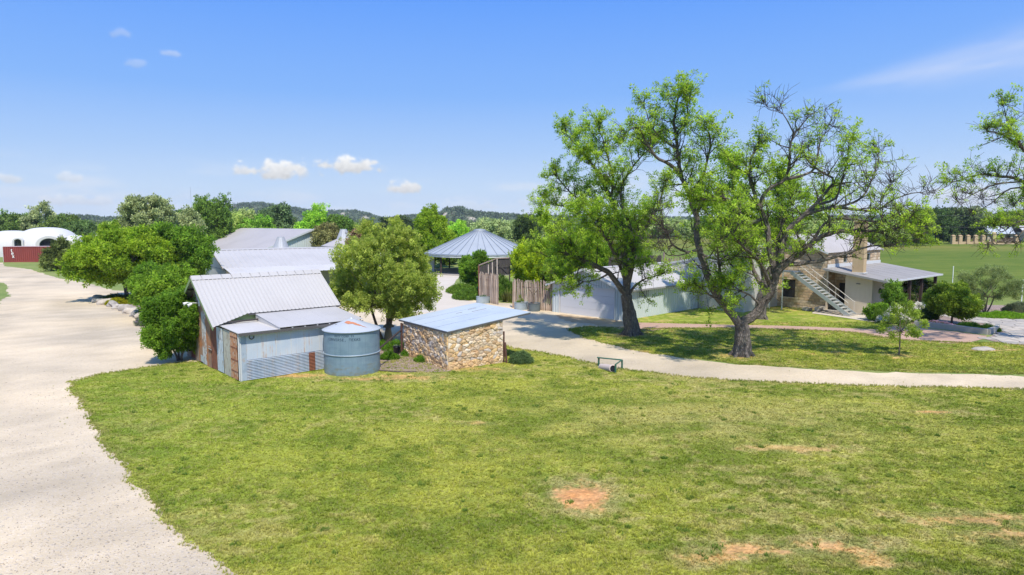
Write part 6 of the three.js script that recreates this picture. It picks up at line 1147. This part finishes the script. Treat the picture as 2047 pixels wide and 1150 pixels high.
mound('white_flowers', 'spreading white flowering bush beside the porch wall', 'flowering bush', [26.4, -46.5], 3.3, 1.7, .95, 900, .13, [.10, .15, .03], [.2, .27, .07], 26, { flower: [.95, [.78, .76, .68], .11], turn: .5 });
mound('white_flowers', 'smaller patch of white flowers behind the clipped ball', 'flowering bush', [29.3, -49.4], 2.2, 1.3, .9, 500, .13, [.10, .15, .03], [.2, .27, .07], 27, { flower: [.8, [.78, .76, .68], .11] });
mound('purple_flowers', 'low strip of pale purple flowers along the edging wall', 'flower bed', [28.1, -44.5], 1.0, 2.9, .3, 500, .09, [.08, .12, .03], [.16, .22, .06], 28, { flower: [.9, [.47, .30, .42], .07], turn: .55 });
mound('ground_cover', 'round green cushion plant at the foot of the feathery tree', 'ground cover', [29.35, -43.4], 1.5, 1.3, .5, 700, .1, [.05, .13, .012], [.12, .26, .025], 29);
mound('ground_cover', 'green cushion plants at the corner of the edging wall', 'ground cover', [30.0, -42.7], 1.7, 1.2, .42, 700, .1, [.06, .14, .012], [.15, .29, .03], 30);
mound('ground_cover', 'lime green ground cover strip beyond the flagstones', 'ground cover', [35.4, -48.9], 4.2, 2.2, .4, 1000, .13, [.13, .26, .012], [.24, .40, .03], 31);
mound('ground_cover', 'lime green ground cover at the right frame edge', 'ground cover', [38.4, -47.6], 3.2, 2, .4, 700, .13, [.13, .26, .012], [.24, .40, .03], 32);
mound('sage_plant', 'grey-green sage bush behind the lime ground cover', 'bush', [38.6, -51.5], 2.4, 1.6, .9, 700, .13, [.10, .13, .07], [.22, .25, .14], 33);
mound('sage_plant', 'brownish green bush at the right frame edge below the fence post', 'bush', [41.4, -51.6], 2.2, 1.8, 1.25, 700, .14, [.09, .09, .035], [.19, .18, .07], 34);
mound('ground_cover', 'green ground cover along the pavilion path, far clump', 'ground cover', [-5.0, -66.5], 2.8, 5.0, .75, 900, .2, [.08, .15, .015], [.2, .3, .035], 35);
mound('ground_cover', 'grassy green ground cover left of the short stake fence', 'ground cover', [-3.9, -61.3], 2.9, 4.4, .85, 1100, .2, [.07, .14, .015], [.18, .29, .035], 36);
mound('garden_plants', 'green herbs growing inside the garden opening', 'plants', [-.9, -60.6], 3.2, 3.0, 1.9, 1200, .2, [.06, .13, .015], [.16, .27, .03], 37);
mound('garden_plants', 'spiky reddish plant in the wooden planter', 'plants', [-.2, -58.2], .55, .55, 1.1, 60, .3, [.12, .13, .03], [.2, .22, .06], 38, { blades: true });
mound('planter_herb', 'blue-green herb in the left oval tub', 'plants', [-2.42, -57.3], 1.0, .6, .78, 120, .12, [.08, .14, .06], [.16, .26, .11], 39);
mound('planter_herb', 'spiky green plant in the bright round tub', 'plants', [.66, -53.15], .8, .6, 1.15, 110, .12, [.10, .17, .02], [.26, .34, .05], 40);
mound('lavender', 'grey-violet lavender clump at the end of the border stones', 'bush', [-24.3, -45.2], 1.7, 1.4, .85, 500, .14, [.12, .15, .09], [.23, .25, .18], 41, { flower: [.3, [.34, .28, .38], .07] });
mound('yellow_flowers', 'bright yellow-green flowering cushion beside the maple trunk', 'flowering plant', [-32.7, -56.2], 2.0, 1.3, .55, 500, .13, [.20, .24, .01], [.42, .38, .012], 42);
mound('ground_cover', 'dark green low plants round the maple trunk', 'ground cover', [-34.0, -58.6], 3.6, 1.8, .6, 600, .17, [.03, .07, .014], [.09, .14, .03], 43);
mound('grey_shrub', 'small grey-green shrub at the right corner of the stone hut', 'bush', [.45, -33.0], 1.15, .9, .62, 420, .13, [.08, .14, .05], [.17, .25, .10], 44);
[[-5.3, -34.9, .9, .6, .3, 'green weeds at the left foot of the stone hut'], [-4.3, -33.4, 1.1, .6, .3, 'green weeds along the stone hut wall nearer the corner'], [-6.2, -34.0, 1.0, .7, .32, 'green weeds in the mulch by the black pot'], [-6.3, -36.4, 1.5, 1.6, .5, 'leafy green plants under the slanting pipe'], [-7.6, -37.2, 1.6, 1.4, .45, 'leafy green plants left of the stone lantern']].forEach(([x, z, w, d, h, l], k) => mound('weeds', l, 'weeds', [x, z], w, d, h, 260, .13, [.06, .15, .01], [.18, .33, .025], 50 + k));

// ---------------------------------------------------------------- trees further off
const far = (name, label, x, z, h, w, c, seed, o = {}) => leafyTree(name, label, 'tree', [x, z], { h, w, low: h * .06, n: o.n ?? 900, size: o.size ?? Math.max(.5, w * .075), lobes: o.lobes ?? 16, seed, trunk: .025 * h, mat: M.dullLeaf, ...c, ...o, dark: shade((o.dark ?? c.dark), 1.9), bright: shade((o.bright ?? c.bright), 1.6) });
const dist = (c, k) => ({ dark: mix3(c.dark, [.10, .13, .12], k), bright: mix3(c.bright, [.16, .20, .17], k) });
far('oak_tree', 'grey-olive live oak with ragged flat top rising over the maples', -58.1, -110, 11.0, 8.2, oak, 201, { low: 4.0, n: 1700, lobes: 22, lobe: .3, in: .82, flat: .8, size: .48, loose: .25 });
far('oak_tree', 'lower grey-olive oak right of the ragged live oak', -55.6, -116, 8.9, 7.0, oak, 202, { n: 1200 });
far('round_tree', 'tall dark green round tree standing against the hill', -57, -130, 11.3, 7.2, deep, 203, { n: 1700, bright: [.13, .21, .03], lobes: 18 });
far('round_tree', 'dark green shoulder tree left of the tall round one', -62, -132, 9.2, 6.4, deep, 204, { n: 1200, bright: [.11, .18, .03] });
far('round_tree', 'green tree right of the tall dark round one', -55.0, -136, 8.0, 6.4, soft, 205, { n: 900 });
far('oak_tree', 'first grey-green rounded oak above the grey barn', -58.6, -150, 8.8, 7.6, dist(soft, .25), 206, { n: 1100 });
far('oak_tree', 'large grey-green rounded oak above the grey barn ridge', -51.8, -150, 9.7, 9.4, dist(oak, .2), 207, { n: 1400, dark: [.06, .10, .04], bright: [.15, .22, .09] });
far('shrub_tree', 'bright low tree just behind the grey barn roof', -50, -136, 7.6, 7.6, fresh, 208, { n: 900, bright: [.17, .28, .04] });
far('round_tree', 'vivid green tree above the gable of the grey barn', -40.4, -140, 9.5, 7.0, fresh, 209, { n: 1200 });
far('round_tree', 'dark rounded tree next to the vivid green one', -34.7, -138, 8.8, 6.2, deep, 210, { n: 1200, bright: [.12, .20, .03] });
far('shrub_tree', 'brownish green bush right of the grey barn gable', -32.2, -118, 6.6, 4.8, soft, 211, { n: 700, dark: [.12, .11, .04], bright: [.22, .22, .08] });
far('shrub_tree', 'reddish brown budding tree behind the airy multi-stemmed tree', -19.8, -90, 6.1, 3.6, soft, 212, { n: 700, dark: [.14, .09, .05], bright: [.24, .17, .09] });
far('shrub_tree', 'green tree behind the airy tree, left of the yellow-green one', -17.0, -96, 6.0, 5, soft, 213, { n: 900 });
far('wild_tree', 'leafy tree at the far left frame edge', -139, -190, 8.4, 13.5, deep, 214, { n: 1000, bright: [.13, .17, .04] });
far('wild_tree', 'loose topped tree above the left of the dome house', -127, -185, 10.9, 8.6, oak, 215, { n: 900, loose: .3, in: .85, lobe: .28 });
far('wild_tree', 'tree over the top of the dome house', -118, -180, 8.4, 9.5, deep, 216, { n: 900, bright: [.13, .17, .04] });
far('wild_tree', 'tree further along behind the dome house roof', -134, -178, 7.6, 10, deep, 217, { n: 800, bright: [.13, .17, .04] });
far('round_tree', 'round mid green tree right of the dome house', -103.6, -165, 6.7, 9.0, soft, 218, { n: 1100, dark: [.07, .12, .03], bright: [.13, .20, .06] });
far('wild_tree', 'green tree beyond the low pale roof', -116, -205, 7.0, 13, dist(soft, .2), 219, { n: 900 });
far('wild_tree', 'tree mass left of the ragged live oak', -84, -160, 7.2, 10, soft, 220, { n: 1000, dark: [.06, .10, .02], bright: [.14, .2, .05] });
far('wild_tree', 'second tree mass left of the ragged live oak', -73, -150, 7.4, 9, soft, 221, { n: 1000, dark: [.06, .10, .02], bright: [.15, .21, .05] });
far('cedar_tree', 'dark cedar clump below the middle hill gap', -30.6, -185, 7.6, 11, deep, 222, { n: 1000, dark: [.025, .045, .02], bright: [.06, .085, .035] });
far('round_tree', 'green tree above the left slope of the pavilion roof', -12.6, -160, 6.8, 6.0, fresh, 223, { n: 800 });
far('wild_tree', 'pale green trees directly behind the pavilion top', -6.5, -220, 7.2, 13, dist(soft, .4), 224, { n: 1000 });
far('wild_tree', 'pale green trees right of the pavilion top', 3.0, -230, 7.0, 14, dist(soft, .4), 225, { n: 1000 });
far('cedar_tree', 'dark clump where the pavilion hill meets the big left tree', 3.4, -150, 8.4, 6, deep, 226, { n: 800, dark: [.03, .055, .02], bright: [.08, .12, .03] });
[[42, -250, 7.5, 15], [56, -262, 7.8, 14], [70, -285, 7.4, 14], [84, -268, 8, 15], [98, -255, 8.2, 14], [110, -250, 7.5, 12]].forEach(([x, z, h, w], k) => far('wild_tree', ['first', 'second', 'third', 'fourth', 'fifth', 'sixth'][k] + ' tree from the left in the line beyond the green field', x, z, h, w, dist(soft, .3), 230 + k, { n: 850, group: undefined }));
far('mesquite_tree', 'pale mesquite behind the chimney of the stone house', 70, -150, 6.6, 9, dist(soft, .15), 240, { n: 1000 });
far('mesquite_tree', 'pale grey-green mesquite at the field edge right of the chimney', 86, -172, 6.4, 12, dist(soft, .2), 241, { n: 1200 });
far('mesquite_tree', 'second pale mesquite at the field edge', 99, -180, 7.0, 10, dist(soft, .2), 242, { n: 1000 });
far('round_tree', 'dark round tree beginning the right tree line', 111, -190, 9.3, 9.6, deep, 243, { n: 1300, bright: [.11, .17, .03] });
far('round_tree', 'dark tree behind the first stone pillars', 126, -205, 9.8, 12, deep, 244, { n: 1400, dark: [.03, .06, .018], bright: [.08, .13, .03] });
far('oak_tree', 'broad dark oak over the stone pillars', 147, -228, 10.8, 16, deep, 245, { n: 1600, dark: [.035, .06, .02], bright: [.10, .14, .045] });
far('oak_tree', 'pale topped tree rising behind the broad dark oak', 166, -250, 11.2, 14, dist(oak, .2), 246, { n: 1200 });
far('round_tree', 'mid green tree at the right frame edge beyond the field', 172, -235, 9.6, 14, soft, 247, { n: 1300, dark: [.06, .10, .02], bright: [.15, .21, .04] });
far('round_tree', 'dark tree between the pillars and the mesquites', 117, -212, 8.2, 11, deep, 248, { n: 1000 });

scene.traverse((o) => { if (o.isMesh) { o.castShadow = true; o.receiveShadow = true; } });
renderer.render(scene, camera);
